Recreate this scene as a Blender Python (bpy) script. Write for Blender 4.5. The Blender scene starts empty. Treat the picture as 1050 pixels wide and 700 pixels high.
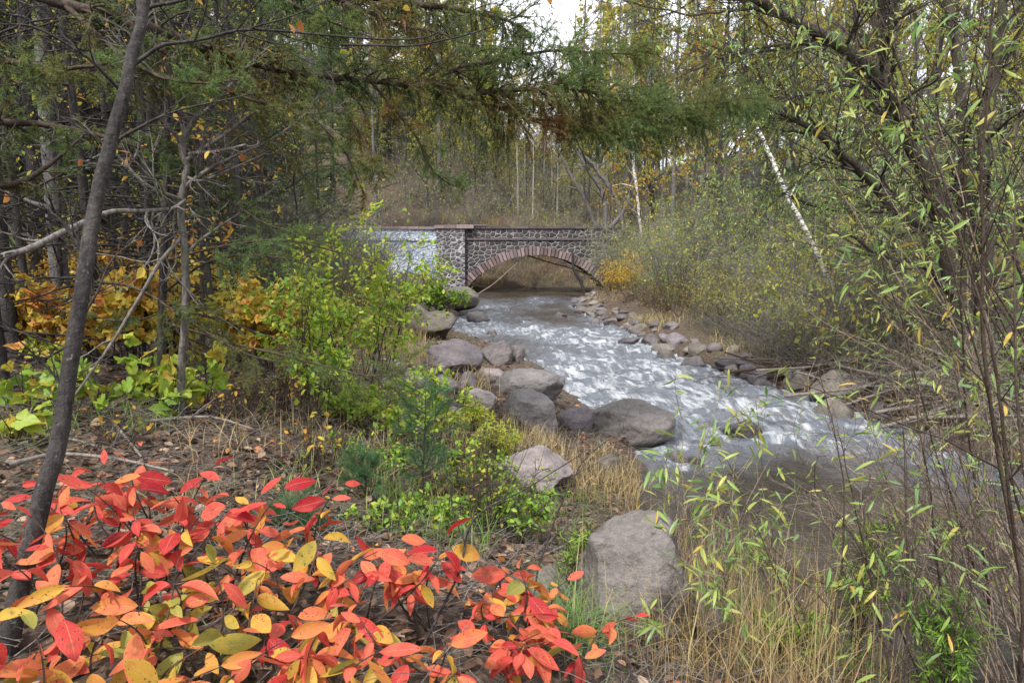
import bpy, math, random
import numpy as np
from mathutils import Vector

SC = bpy.context.scene
COL = SC.collection
PI = math.pi

# ---------------------------------------------------------------- camera model
EYE = 2.2                                   # metres above the near water
TILT = math.atan(88.0 / 700.0)
CT, ST = math.cos(TILT), math.sin(TILT)

def P(px, py, Y):
    """the point at depth Y (metres north of the camera) seen at a place of the photo"""
    dx, dy = (px - 525) / 700.0, -(py - 350) / 700.0
    d = (dx, CT + dy * ST, -ST + dy * CT)
    k = Y / d[1]
    return np.array((d[0] * k, Y, EYE + d[2] * k))

# ---------------------------------------------------------------- noise
_pr = np.random.default_rng(77)
_perm = _pr.permutation(512)
_gr = _pr.normal(size=(512, 3)); _gr /= np.linalg.norm(_gr, axis=1)[:, None]

def pnoise(x, y, z=0.0, seed=0):
    x, y, z = np.broadcast_arrays(np.asarray(x, float), np.asarray(y, float), np.asarray(z, float))
    x0, y0, z0 = np.floor(x), np.floor(y), np.floor(z)
    fx, fy, fz = x - x0, y - y0, z - z0
    xi, yi, zi = x0.astype(int), y0.astype(int), z0.astype(int)
    w = lambda t: t * t * t * (t * (t * 6 - 15) + 10)
    u, v, q = w(fx), w(fy), w(fz)
    def g(a, b, c):
        h = _perm[(_perm[(_perm[(xi + a + seed * 31) & 511] + yi + b) & 511] + zi + c) & 511]
        G = _gr[h]
        return G[..., 0] * (fx - a) + G[..., 1] * (fy - b) + G[..., 2] * (fz - c)
    L = lambda a, b, t: a + (b - a) * t
    return L(L(L(g(0,0,0), g(1,0,0), u), L(g(0,1,0), g(1,1,0), u), v),
             L(L(g(0,0,1), g(1,0,1), u), L(g(0,1,1), g(1,1,1), u), v), q)

def fbm(x, y, z=0.0, octv=4, seed=0, gain=0.5):
    s, a, f = 0.0, 1.0, 1.0
    for i in range(octv):
        s = s + a * pnoise(np.asarray(x) * f, np.asarray(y) * f, np.asarray(z) * f, seed + i)
        a *= gain; f *= 2.03
    return s

def sst(x, a, b):
    t = np.clip((x - a) / (b - a), 0, 1)
    return t * t * (3 - 2 * t)

# ---------------------------------------------------------------- the lie of the land
_BY = np.array([-10, 1.0, 2.2, 3.0, 4.0, 5.2, 6.75, 8.2, 10.0, 11.0, 13.0, 14.5, 17.5, 20.0, 25.7, 31.0, 40.0, 44.0, 46.0, 60])
_BL = np.array([3.6, 3.2, 2.7, 2.2, 1.75, 1.35, 1.55, 1.75, 1.3, 1.1, 0.75, .35, -0.6, -1.9, -1.9, -1.9, -2.0, -1.2, 0.5, 14])
_BR = np.array([9.0, 7.2, 6.4, 5.9, 5.5, 5.2, 5.0, 4.8, 4.6, 4.25, 3.8, 3.5, 3.3, 3.15, 2.7, 2.85, 4.4, 6.5, 9.0, 24])
def left_edge(y): return np.interp(y, _BY, _BL)
def right_edge(y): return np.interp(y, _BY, _BR)

def ground_raw(x, y):
    x, y = np.asarray(x, float), np.asarray(y, float)
    n = fbm(x * 0.55, y * 0.55, 0, 4, 3) * 0.16
    ws = fbm(x * 0.8, y * 0.8, 0, 3, 9) * 0.30
    dl = left_edge(y) - x + ws
    dr = x - right_edge(y) + ws
    far = sst(y, 8, 12)
    wl = 3.5 + far * 1.8
    hl = -0.45 + 0.62 * sst(dl, -0.35, 0.5) + (0.80 - far * 0.15) * sst(dl, 0.3, wl) + 0.09 * np.maximum(dl - 3, 0) + 0.22 * np.clip(dl - 10, 0, 40)
    hr = -0.45 + 0.75 * sst(dr, -0.35, 0.6) + 0.75 * sst(dr, 0.5, 3.4) + 0.11 * np.maximum(dr - 3, 0) + 0.05 * np.clip(dr - 12, 0, 40)
    h = np.maximum(hl, hr)
    up = sst(y, 44.5, 52)
    inside = np.minimum(sst(-dl, -0.5, 0.6), sst(-dr, -0.5, 0.6)) * (1 - sst(y, 46, 49))
    h = h + (1 - inside) * (up * 2.6 + (0.22 + 0.08 * sst(-x, -20, 20)) * np.clip(y - 50, 0, 60))
    # the road on the bridge runs into the banks behind the wing walls
    road = sst(y, 39.6, 40.4) * (1 - sst(y, 44.0, 46)) * np.maximum(sst(-x, 3.6, 5.2), sst(x, 6.0, 8))
    h = h * (1 - road) + np.maximum(h, 2.9) * road
    bank = np.maximum(sst(dl, 0.3, 1.2), sst(dr, 0.2, 1.0))
    return h + n * (0.25 + 0.75 * bank)

def ground(x, y): return float(ground_raw(np.array([x]), np.array([y]))[0])

# ---------------------------------------------------------------- mesh collector
class MB:
    def __init__(s):
        s.v, s.f, s.t, s.uv, s.n = [], [], [], [], 0
    def add(s, v, f, tint=0.5, uv=None):
        v = np.asarray(v, np.float32).reshape(-1, 3)
        s.v.append(v)
        for ff in (f if isinstance(f, (list, tuple)) else [f]):
            if len(ff): s.f.append(np.asarray(ff, np.int64) + s.n)
        t = np.asarray(tint, np.float32)
        s.t.append(np.broadcast_to(t, (len(v),)) if t.ndim == 0 else t.reshape(-1))
        s.uv.append(np.zeros((len(v), 2), np.float32) if uv is None else np.asarray(uv, np.float32).reshape(-1, 2))
        s.n += len(v)
    def data(s, name, mat, loc=(0, 0, 0), smooth=True):
        me = bpy.data.meshes.new(name)
        v = np.concatenate(s.v) - np.asarray(loc, np.float32)
        idx = np.concatenate([f.ravel() for f in s.f]).astype(np.int32)
        tot = np.concatenate([np.full(len(f), f.shape[1], np.int32) for f in s.f])
        start = (np.cumsum(tot) - tot).astype(np.int32)
        me.vertices.add(len(v)); me.vertices.foreach_set('co', v.astype(np.float32).ravel())
        me.loops.add(len(idx)); me.loops.foreach_set('vertex_index', idx)
        me.polygons.add(len(tot)); me.polygons.foreach_set('loop_start', start)
        try: me.polygons.foreach_set('loop_total', tot)
        except Exception: pass
        me.polygons.foreach_set('use_smooth', np.full(len(tot), smooth, bool))
        a = me.attributes.new('tint', 'FLOAT', 'POINT'); a.data.foreach_set('value', np.concatenate(s.t).astype(np.float32))
        u = me.uv_layers.new(name='UVMap'); u.data.foreach_set('uv', np.concatenate(s.uv)[idx].ravel())
        me.update(calc_edges=True)
        if mat: me.materials.append(mat)
        return me
    def build(s, name, mat, parent=None, smooth=True):
        loc = np.array(parent.location) if parent is not None else np.zeros(3)
        if parent is not None and parent.parent is not None: loc = loc + np.array(parent.parent.location)
        o = bpy.data.objects.new(name, s.data(name, mat, loc, smooth)); COL.objects.link(o)
        if parent is not None: o.parent = parent
        return o

LABELS = {}
def tag(o, label, cat, group=None, kind=None):
    o['label'] = label; o['category'] = cat
    if group: o['group'] = group
    if kind: o['kind'] = kind
    LABELS.setdefault(label, []).append(o)
    return o
def thing(name, label, cat, loc, group=None):
    o = bpy.data.objects.new(name, None); COL.objects.link(o)
    o.empty_display_size = 0.2
    o.location = [float(c) for c in loc]
    return tag(o, label, cat, group)
def structure(name, mb, mat, smooth=True):
    o = mb.build(name, mat, None, smooth); o['kind'] = 'structure'; return o
def stuff(name, mb, mat, label, cat, smooth=True):
    o = mb.build(name, mat, None, smooth); o['kind'] = 'stuff'; o['label'] = label; o['category'] = cat; return o
def whole(name, mb, mat, label, cat, group=None, loc=(0, 0, 0), smooth=True):
    """a thing that is one mesh, with its origin at loc"""
    o = bpy.data.objects.new(name, mb.data(name, mat, loc, smooth)); COL.objects.link(o)
    o.location = [float(c) for c in loc]
    return tag(o, label, cat, group)
def copy_thing(root, loc, rz, sc, label, group=None):
    r = root.copy(); COL.objects.link(r)
    r.location = [float(c) for c in loc]; r.rotation_euler = (0, 0, rz); r.scale = sc if hasattr(sc, '__len__') else (sc,) * 3
    if group: r['group'] = group
    r['label'] = label; LABELS.setdefault(label, []).append(r)
    for ch in root.children:
        c = ch.copy(); COL.objects.link(c); c.parent = r
    return r
def ordinals(n):
    w = ['second', 'third', 'fourth', 'fifth', 'sixth', 'seventh', 'eighth', 'ninth', 'tenth', 'eleventh', 'twelfth', 'thirteenth', 'fourteenth']
    return (['leftmost'] + ['%s from the left' % w[i] for i in range(n - 2)] + ['rightmost'])[:n] if n > 1 else ['only']

# ---------------------------------------------------------------- tubes and growth
def norm(a): return a / np.maximum(np.linalg.norm(a, axis=-1, keepdims=True), 1e-9)

def tubes(mb, pts, rad, k=5, tint=0.5, closed=False):
    """pts (B,n,3), rad (B,n)"""
    pts = np.asarray(pts, float); rad = np.asarray(rad, float)
    if pts.ndim == 2: pts, rad = pts[None], rad[None]
    B, n, _ = pts.shape
    if B == 0: return
    t = norm(np.gradient(pts, axis=1))
    mean = norm(pts[:, -1] - pts[:, 0])
    ref = np.where((np.abs(mean[:, 2]) > 0.75)[:, None], np.array([1.0, 0.13, 0]), np.array([0.0, 0.1, 1.0]))[:, None, :]
    n1 = norm(np.cross(t, np.broadcast_to(ref, t.shape))); n2 = np.cross(t, n1)
    a = np.arange(k) * 2 * PI / k
    ring = pts[:, :, None, :] + rad[:, :, None, None] * (np.cos(a)[None, None, :, None] * n1[:, :, None, :] + np.sin(a)[None, None, :, None] * n2[:, :, None, :])
    b = (np.arange(B) * n * k)[:, None, None] + (np.arange(n - 1) * k)[None, :, None]
    i, j = np.arange(k)[None, None, :], ((np.arange(k) + 1) % k)[None, None, :]
    f = np.stack([b + i, b + j, b + k + j, b + k + i], -1).reshape(-1, 4)
    tt = tint if np.ndim(tint) == 0 else np.repeat(np.asarray(tint), n * k)
    fs = [f]
    if closed:
        fs += [(np.arange(B) * n * k)[:, None] + np.arange(k)[None, ::-1], (np.arange(B) * n * k + (n - 1) * k)[:, None] + np.arange(k)[None]]
    mb.add(ring.reshape(-1, 3), fs, tt)

def spline(ctrl, m=24):
    """Catmull-Rom through control points -> (m,3)"""
    c = np.asarray(ctrl, float)
    c = np.vstack([2 * c[0] - c[1], c, 2 * c[-1] - c[-2]])
    u = np.linspace(0, len(c) - 3 - 1e-6, m); i = u.astype(int); t = (u - i)[:, None]
    p0, p1, p2, p3 = c[i], c[i + 1], c[i + 2], c[i + 3]
    return 0.5 * ((2 * p1) + (p2 - p0) * t + (2 * p0 - 5 * p1 + 4 * p2 - p3) * t * t + (3 * p1 - p0 - 3 * p2 + p3) * t ** 3)

def limb(rng, pix, r0, r1, m=26, wob=0.012, power=1.0):
    """a limb through photo places (px,py,Y): (pts, radii)"""
    p = spline([P(*q) for q in pix], m)
    s = np.linspace(0, 1, m)
    L = np.linalg.norm(p[-1] - p[0])
    sd = rng.integers(0, 400)
    p = p + wob * np.stack([fbm(s * L * 3 + sd, i * 9.1 + s, 0, 3, 5) for i in range(3)], 1) * np.minimum(s * 6, 1)[:, None]
    r = r0 + (r1 - r0) * s ** power
    r = r * (1 + 0.10 * pnoise(s * L * 9 + sd, s * 0 + 3.3))
    return p[None], r[None]

def grow(rng, PT, RD, count, ratio, ang=(45, 12), tr=(0.25, 1.0), up=0.0, wander=0.12, m=6, rr=0.55, rend=0.35, taper=0.5, rmin=0.0012, lens=None, flat=0.0, keep=None):
    """children of every branch in PT (B,n,3): (pts, rads, parent t)"""
    B, n, _ = PT.shape
    idx = np.repeat(np.arange(B), count)
    C = len(idx)
    t = tr[0] + (tr[1] - tr[0]) * rng.random(C)
    x = t * (n - 1); i0 = np.minimum(x.astype(int), n - 2); fr = (x - i0)[:, None]
    p = PT[idx, i0] * (1 - fr) + PT[idx, i0 + 1] * fr
    tg = norm(PT[idx, i0 + 1] - PT[idx, i0])
    r = RD[idx, i0] * (1 - fr[:, 0]) + RD[idx, i0 + 1] * fr[:, 0]
    pl = np.linalg.norm(np.diff(PT, axis=1), axis=2).sum(1)[idx]
    q = rng.normal(size=(C, 3)); q[:, 2] *= (1 - flat)
    q = norm(q - (q * tg).sum(1, keepdims=True) * tg)
    a = np.radians(rng.normal(ang[0], ang[1], C))[:, None]
    d = norm(np.cos(a) * tg + np.sin(a) * q)
    ln = (pl * ratio if lens is None else np.full(C, lens)) * (1 - taper * t) * rng.uniform(0.55, 1.25, C)
    out = [p]
    for s in range(1, m):
        d = norm(d + wander * rng.normal(size=(C, 3)) + np.array([0, 0, up / m]))
        out.append(out[-1] + d * (ln / (m - 1))[:, None])
    pts = np.stack(out, 1)
    r0 = np.maximum(r * rr, rmin)
    rad = r0[:, None] * np.linspace(1, rend, m)[None]
    return pts, np.maximum(rad, rmin * 0.6), t

def along(rng, PT, N, t0=0.1, t1=1.0):
    """N random points on the branches: pos, tangent, t, index"""
    B, n, _ = PT.shape
    idx = rng.integers(0, B, N); t = t0 + (t1 - t0) * rng.random(N)
    x = t * (n - 1); i0 = np.minimum(x.astype(int), n - 2); fr = (x - i0)[:, None]
    p = PT[idx, i0] * (1 - fr) + PT[idx, i0 + 1] * fr
    return p, norm(PT[idx, i0 + 1] - PT[idx, i0]), t, idx

# ---------------------------------------------------------------- leaves
def leaf_template(rows, width, fold=0.12, droop=0.15, shape=1.0):
    """three columns; rows = positions along the leaf. returns verts, quads, uv"""
    v, uv = [], []
    for y in rows:
        w = width * 0.5 * (math.sin(PI * min(max(y, 0), 1) ** shape) ** 0.8 if 0 < y < 1 else 0.02)
        z = -droop * y * y
        for c in (-1, 0, 1):
            v.append((c * w, y, z + abs(c) * w * fold * 2)); uv.append((0.5 + 0.5 * c, y))
    q = []
    for r in range(len(rows) - 1):
        for c in (0, 1):
            a = r * 3 + c; q.append((a, a + 1, a + 4, a + 3))
    return np.array(v), np.array(q), np.array(uv)
LEAF_BIG = leaf_template([0, .08, .2, .34, .48, .62, .75, .87, .95, 1], 0.52, 0.16, 0.16, 0.92)
LEAF_BIGS = [leaf_template([0, .08, .2, .34, .48, .62, .75, .87, .95, 1], w, f, d, s) for w, f, d, s in ((.52, .16, .16, .92), (.46, .30, .34, .88), (.56, .05, .05, .95), (.50, .22, -.12, .9), (.44, .42, .22, .9), (.54, -.10, .42, .92))]
LEAF_MID = leaf_template([0, .25, .55, .8, 1], 0.52, 0.18, 0.15)
LEAF_NARROW = leaf_template([0, .2, .5, .8, 1], 0.15, 0.2, 0.25, 0.9)
LEAF_QUAD = (np.array([(0, 0, 0), (.3, .5, .05), (0, 1, -.05), (-.3, .5, .05)]), np.array([(0, 1, 2, 3)]), np.array([(.5, 0), (1, .5), (.5, 1), (0, .5)]))
NEEDLE = (np.array([(-.5, 0, 0), (.5, 0, 0), (0, 1, 0)]), np.array([(0, 1, 2)]), np.array([(0, 0), (1, 0), (.5, 1)]))
def _lobed():
    a = [(0, 0, 0)]; uv = [(.5, 0)]
    pts = [(0.05, .0), (.17, -.10), (.31, -.07), (.40, .04), (.42, .16), (.50, .26), (.53, .40), (.40, .45), (.33, .50), (.31, .64), (.21, .78), (.11, .90), (0, 1.0)]
    ring = pts + [(-x, y) for x, y in reversed(pts[:-1])]
    v = [(0, .32, -0.05)] + [(x, y, 0.22 * abs(x) * (1 if x > 0 else .6) - 0.26 * y * y + .05 * math.sin(9 * y + 4 * x)) for x, y in ring]
    f = [(0, i, i + 1) for i in range(1, len(ring))]
    return np.array(v), np.array(f), np.array([(0.5 + p[0], p[1]) for p in v])
LEAF_LOBED = _lobed()

def leaves(mb, rng, pos, d, size, tpl, tint, nup=0.8, jit=0.5, width=1.0, nrm=None):
    """tpl placed at pos growing along d; normals lean to the sky by nup"""
    N = len(pos)
    d = norm(d)
    nz = rng.normal(size=(N, 3)) * jit + np.array([0, 0, nup]) if nrm is None else nrm
    x = norm(np.cross(d, nz)); z = np.cross(x, d)
    V, F, UV = tpl
    size = np.broadcast_to(np.asarray(size, float), (N,))
    wd = np.broadcast_to(np.asarray(width, float), (N,))
    w = (x[:, None] * (V[None, :, 0:1] * wd[:, None, None]) + d[:, None] * V[None, :, 1:2] + z[:, None] * V[None, :, 2:3]) * size[:, None, None] + pos[:, None]
    m = len(V)
    f = (F[None] + (np.arange(N) * m)[:, None, None]).reshape(-1, F.shape[1])
    tint = np.repeat(np.broadcast_to(np.asarray(tint, float), (N,)), m)
    mb.add(w.reshape(-1, 3), f, tint, np.tile(UV, (N, 1)))

def leafy(mb, rng, PT, N, size, tpl, tint=(0.5, 0.2), spread=1.0, droop=0.25, t0=0.1, nup=0.8, jit=0.5, width=1.0, tintfn=None):
    """N leaves on the twigs PT"""
    if N <= 0: return
    p, tg, t, idx = along(rng, PT, N, t0)
    q = rng.normal(size=(N, 3))
    d = norm(tg * 0.7 + q * 0.55 * spread - np.array([0, 0, droop]))
    tn = np.clip(rng.normal(tint[0], tint[1], N), 0, 1) if tintfn is None else tintfn(p, t, idx)
    leaves(mb, rng, p, d, rng.uniform(size[0], size[1], N), tpl, tn, nup, jit, width)

def needles(mb, rng, PT, per_m, length, width, tintfn, ang=55, t0=0.0, fwd=None, upcurl=0.0):
    """needles along every twig"""
    L = np.linalg.norm(np.diff(PT, axis=1), axis=2).sum(1)
    cnt = rng.poisson(np.maximum(L * per_m, 0.01)); N = int(cnt.sum())
    if N == 0: return
    B, n, _ = PT.shape
    idx = np.repeat(np.arange(B), cnt); t = t0 + (1 - t0) * rng.random(N)
    x = t * (n - 1); i0 = np.minimum(x.astype(int), n - 2); fr = (x - i0)[:, None]
    p = PT[idx, i0] * (1 - fr) + PT[idx, i0 + 1] * fr
    tg = norm(PT[idx, i0 + 1] - PT[idx, i0])
    q = rng.normal(size=(N, 3)); q = norm(q - (q * tg).sum(1, keepdims=True) * tg)
    a = np.radians(rng.normal(ang, 12, N))[:, None]
    d = np.cos(a) * tg + np.sin(a) * q + np.array([0, 0, upcurl])
    leaves(mb, rng, p, d, length * rng.uniform(.7, 1.15, N), NEEDLE, tintfn(p, t, idx, rng), 0.3, 1.0, width / length)

def blades(mb, rng, base, h, w, lean, tint, dirs=None, bend=1.0):
    """grass blades: base (N,3)"""
    N = len(base)
    az = rng.uniform(0, 2 * PI, N) if dirs is None else dirs
    dx = np.stack([np.cos(az), np.sin(az), 0 * az], 1)
    sd = np.stack([-np.sin(az + rng.normal(0, .6, N)), np.cos(az), 0 * az], 1)
    h, w, lean = (np.broadcast_to(np.asarray(q, float), (N,)) for q in (h, w, lean))
    V = []
    for s, ww in ((0, 1), (.35, .9), (.7, .65), (1, .08)):
        c = base + dx * (lean * h * (s ** (1 + bend)))[:, None] + np.array([0, 0, 1]) * (h * (s - 0.45 * lean * bend * s ** 2.2))[:, None]
        V += [c - sd * (w * ww * .5)[:, None], c + sd * (w * ww * .5)[:, None]]
    V = np.stack(V, 1)
    F = np.array([(0, 1, 3, 2), (2, 3, 5, 4), (4, 5, 7, 6)])
    f = (F[None] + (np.arange(N) * 8)[:, None, None]).reshape(-1, 4)
    uv = np.array([(0, 0), (1, 0), (0, .35), (1, .35), (0, .7), (1, .7), (0, 1), (1, 1)])
    mb.add(V.reshape(-1, 3), f, np.repeat(np.broadcast_to(np.asarray(tint, float), (N,)), 8), np.tile(uv, (N, 1)))

# ---------------------------------------------------------------- rocks
_ico = {}
def ico(sub):
    if sub not in _ico:
        import bmesh
        bm = bmesh.new(); bmesh.ops.create_icosphere(bm, subdivisions=sub, radius=1.0)
        v = np.array([p.co[:] for p in bm.verts]); f = np.array([[q.index for q in p.verts] for p in bm.faces]); bm.free()
        _ico[sub] = (v, f)
    return _ico[sub]

def rock_mesh(mb, rng, c, s, sub=4, cuts=9, rough=0.05, rz=None, tint=None, tilt=0.15, depth=(0.62, 0.92)):
    v, f = ico(sub); v = v.copy()
    for _ in range(cuts):
        n = norm(rng.normal(size=3)); d = rng.uniform(*depth)
        k = v @ n - d + .035 * pnoise(v[:, 0] * 3 + _, v[:, 1] * 3, v[:, 2] * 3, 4)
        v = v - np.where(k > 0, k * 0.97, 0)[:, None] * n
    sd = int(rng.integers(0, 300))
    r = 1 + rough * 2.2 * fbm(v[:, 0] * 1.3 + sd, v[:, 1] * 1.3, v[:, 2] * 1.3, 2, 2) + rough * fbm(v[:, 0] * 4 + sd, v[:, 1] * 4, v[:, 2] * 4, 4, 6, 0.55)
    v = v * r[:, None] * np.asarray(s)
    a = rng.uniform(0, 2 * PI) if rz is None else rz
    tx = rng.normal(0, tilt); R = np.array([[1, 0, 0], [0, math.cos(tx), -math.sin(tx)], [0, math.sin(tx), math.cos(tx)]])
    ty = rng.normal(0, tilt); R = np.array([[math.cos(ty), 0, math.sin(ty)], [0, 1, 0], [-math.sin(ty), 0, math.cos(ty)]]) @ R
    R = np.array([[math.cos(a), -math.sin(a), 0], [math.sin(a), math.cos(a), 0], [0, 0, 1]]) @ R if rz is None else R
    mb.add(v @ R.T + np.asarray(c), f, rng.random() if tint is None else tint)
# ---------------------------------------------------------------- materials
def newmat(name):
    m = bpy.data.materials.new(name); m.use_nodes = True
    nt = m.node_tree; nt.nodes.clear()
    out = nt.nodes.new('ShaderNodeOutputMaterial')
    return m, nt, out
class NT:
    """short hand for node trees"""
    def __init__(s, nt): s.nt = nt
    def n(s, t, **kw):
        n = s.nt.nodes.new('ShaderNode' + t)
        for k, v in kw.items():
            if hasattr(n, k) and k not in n.inputs: setattr(n, k, v)
            else: s.set(n.inputs[k], v)
        return n
    def set(s, sock, v):
        if isinstance(v, bpy.types.NodeSocket): s.nt.links.new(v, sock)
        elif isinstance(v, bpy.types.Node): s.nt.links.new(v.outputs[0], sock)
        else: sock.default_value = v
    def ramp(s, fac, stops, interp='LINEAR'):
        r = s.nt.nodes.new('ShaderNodeValToRGB'); cr = r.color_ramp; cr.interpolation = interp
        while len(cr.elements) < len(stops): cr.elements.new(0.5)
        for e, (p, c) in zip(cr.elements, stops):
            e.position = p; e.color = (c[0], c[1], c[2], 1) if hasattr(c, '__len__') else (c, c, c, 1)
        s.set(r.inputs[0], fac); return r.outputs[0]
    def noise(s, vec, scale, detail=4, rough=0.55, dist=0.0):
        n = s.n('TexNoise'); n.inputs['Scale'].default_value = scale; n.inputs['Detail'].default_value = detail
        n.inputs['Roughness'].default_value = rough; n.inputs['Distortion'].default_value = dist
        if vec is not None: s.set(n.inputs['Vector'], vec)
        return n.outputs['Fac']
    def mixc(s, fac, a, b, mode='MIX'):
        m = s.nt.nodes.new('ShaderNodeMix'); m.data_type = 'RGBA'; m.blend_type = mode
        c = lambda v: (*v, 1) if isinstance(v, tuple) and len(v) == 3 else v
        s.set(m.inputs[0], fac); s.set(m.inputs[6], c(a)); s.set(m.inputs[7], c(b)); return m.outputs[2]
    def math(s, op, a, b=None, c=None, clamp=False):
        m = s.nt.nodes.new('ShaderNodeMath'); m.operation = op; m.use_clamp = clamp
        s.set(m.inputs[0], a)
        if b is not None: s.set(m.inputs[1], b)
        if c is not None: s.set(m.inputs[2], c)
        return m.outputs[0]
    def bump(s, h, strength=0.5, dist=0.02, normal=None):
        b = s.n('Bump'); b.inputs['Strength'].default_value = strength; b.inputs['Distance'].default_value = dist
        s.set(b.inputs['Height'], h)
        if normal is not None: s.set(b.inputs['Normal'], normal)
        return b.outputs[0]
    def mapping(s, vec, scale=(1, 1, 1), rot=(0, 0, 0), loc=(0, 0, 0)):
        m = s.n('Mapping'); m.inputs['Scale'].default_value = scale; m.inputs['Rotation'].default_value = rot; m.inputs['Location'].default_value = loc
        s.set(m.inputs['Vector'], vec); return m.outputs[0]

def bark(name, dark, light, moss=None, zs=0.25, scale=16, bumpd=0.01, lichen=0.0):
    m, nt, out = newmat(name); N = NT(nt)
    co = N.n('TexCoord').outputs['Object']
    mp = N.mapping(co, (1, 1, zs))
    a = N.noise(mp, scale, 5, 0.65); b = N.noise(co, 3.0, 3)
    col = N.ramp(a, [(0.30, dark), (0.72, light)])
    col = N.mixc(N.math('MULTIPLY', b, 0.5), col, tuple(c * 0.55 for c in dark))
    col = N.mixc(N.ramp(N.noise(N.mapping(co, (1, 1, 0.35)), 60, 3, 0.7), [(0.5, 0.0), (0.62, 0.7)]), col, tuple(c * 0.45 for c in dark))
    if moss: col = N.mixc(N.ramp(N.noise(co, 2.2, 4), [(0.52, 0.0), (0.66, 0.75)]), col, moss)
    if lichen: col = N.mixc(N.ramp(N.noise(co, 70, 5, 0.7), [(0.60, 0.0), (0.70, lichen)]), col, (0.36, 0.38, 0.33))
    p = N.n('BsdfPrincipled'); N.set(p.inputs['Base Color'], col); p.inputs['Roughness'].default_value = 0.85
    p.inputs['Specular IOR Level'].default_value = 0.25
    N.set(p.inputs['Normal'], N.bump(N.math('ADD', a, N.noise(co, 45, 4, 0.7)), 1.0, bumpd))
    nt.links.new(p.outputs[0], out.inputs[0]); return m

def leafmat(name, stops, trans=0.35, rough=0.5, spec=0.3, spots=0.0, veins=False, var=0.5):
    """stops: colours along the leaf's own 'tint'"""
    m, nt, out = newmat(name); N = NT(nt)
    at = N.n('Attribute'); at.attribute_name = 'tint'
    co = N.n('TexCoord')
    n1 = N.noise(co.outputs['Object'], 22 if veins else 1.3, 3, 0.6)
    fac = N.math('ADD', at.outputs['Fac'], N.math('MULTIPLY', N.math('SUBTRACT', n1, 0.5), var), clamp=True)
    col = N.ramp(fac, stops)
    nrm = None
    if veins:
        uv = co.outputs['UV']; sp = N.n('SeparateXYZ'); N.set(sp.inputs[0], uv)
        u = N.math('ABSOLUTE', N.math('SUBTRACT', sp.outputs[0], 0.5))
        mid = N.ramp(u, [(0.0, 1.0), (0.035, 0.0)])
        ph = N.math('SUBTRACT', N.math('MULTIPLY', sp.outputs[1], 46.0), N.math('MULTIPLY', u, 34.0))
        side = N.ramp(N.math('SINE', ph), [(0.90, 0.0), (1.0, 0.5)])
        vv = N.math('MAXIMUM', mid, side)
        col = N.mixc(N.math('MULTIPLY', vv, 0.42), col, (0.62, 0.40, 0.22))
        nrm = N.bump(N.math('ADD', N.math('MULTIPLY', vv, -0.6), N.noise(co.outputs['Object'], 90, 3)), 0.35, 0.002)
    if spots:
        s = N.noise(co.outputs['Object'], 150, 2, 0.5); big = N.noise(co.outputs['Object'], 17, 2)
        k = N.math('MULTIPLY', N.ramp(s, [(0.63, 0.0), (0.67, 1.0)]), N.ramp(big, [(0.42, 0.0), (0.56, 1.0)]))
        col = N.mixc(N.math('MULTIPLY', k, spots), col, (0.02, 0.012, 0.01))
        edge = N.ramp(N.noise(co.outputs['Object'], 34, 3), [(0.60, 0.0), (0.72, 0.55)])
        col = N.mixc(edge, col, (0.16, 0.06, 0.03))
    p = N.n('BsdfPrincipled'); N.set(p.inputs['Base Color'], col); p.inputs['Roughness'].default_value = rough
    p.inputs['Specular IOR Level'].default_value = spec
    t = N.n('BsdfTranslucent'); N.set(t.inputs['Color'], col)
    if nrm is not None: N.set(p.inputs['Normal'], nrm)
    mx = N.n('MixShader'); mx.inputs[0].default_value = trans
    nt.links.new(p.outputs[0], mx.inputs[1]); nt.links.new(t.outputs[0], mx.inputs[2])
    nt.links.new(mx.outputs[0], out.inputs[0]); return m

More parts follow.
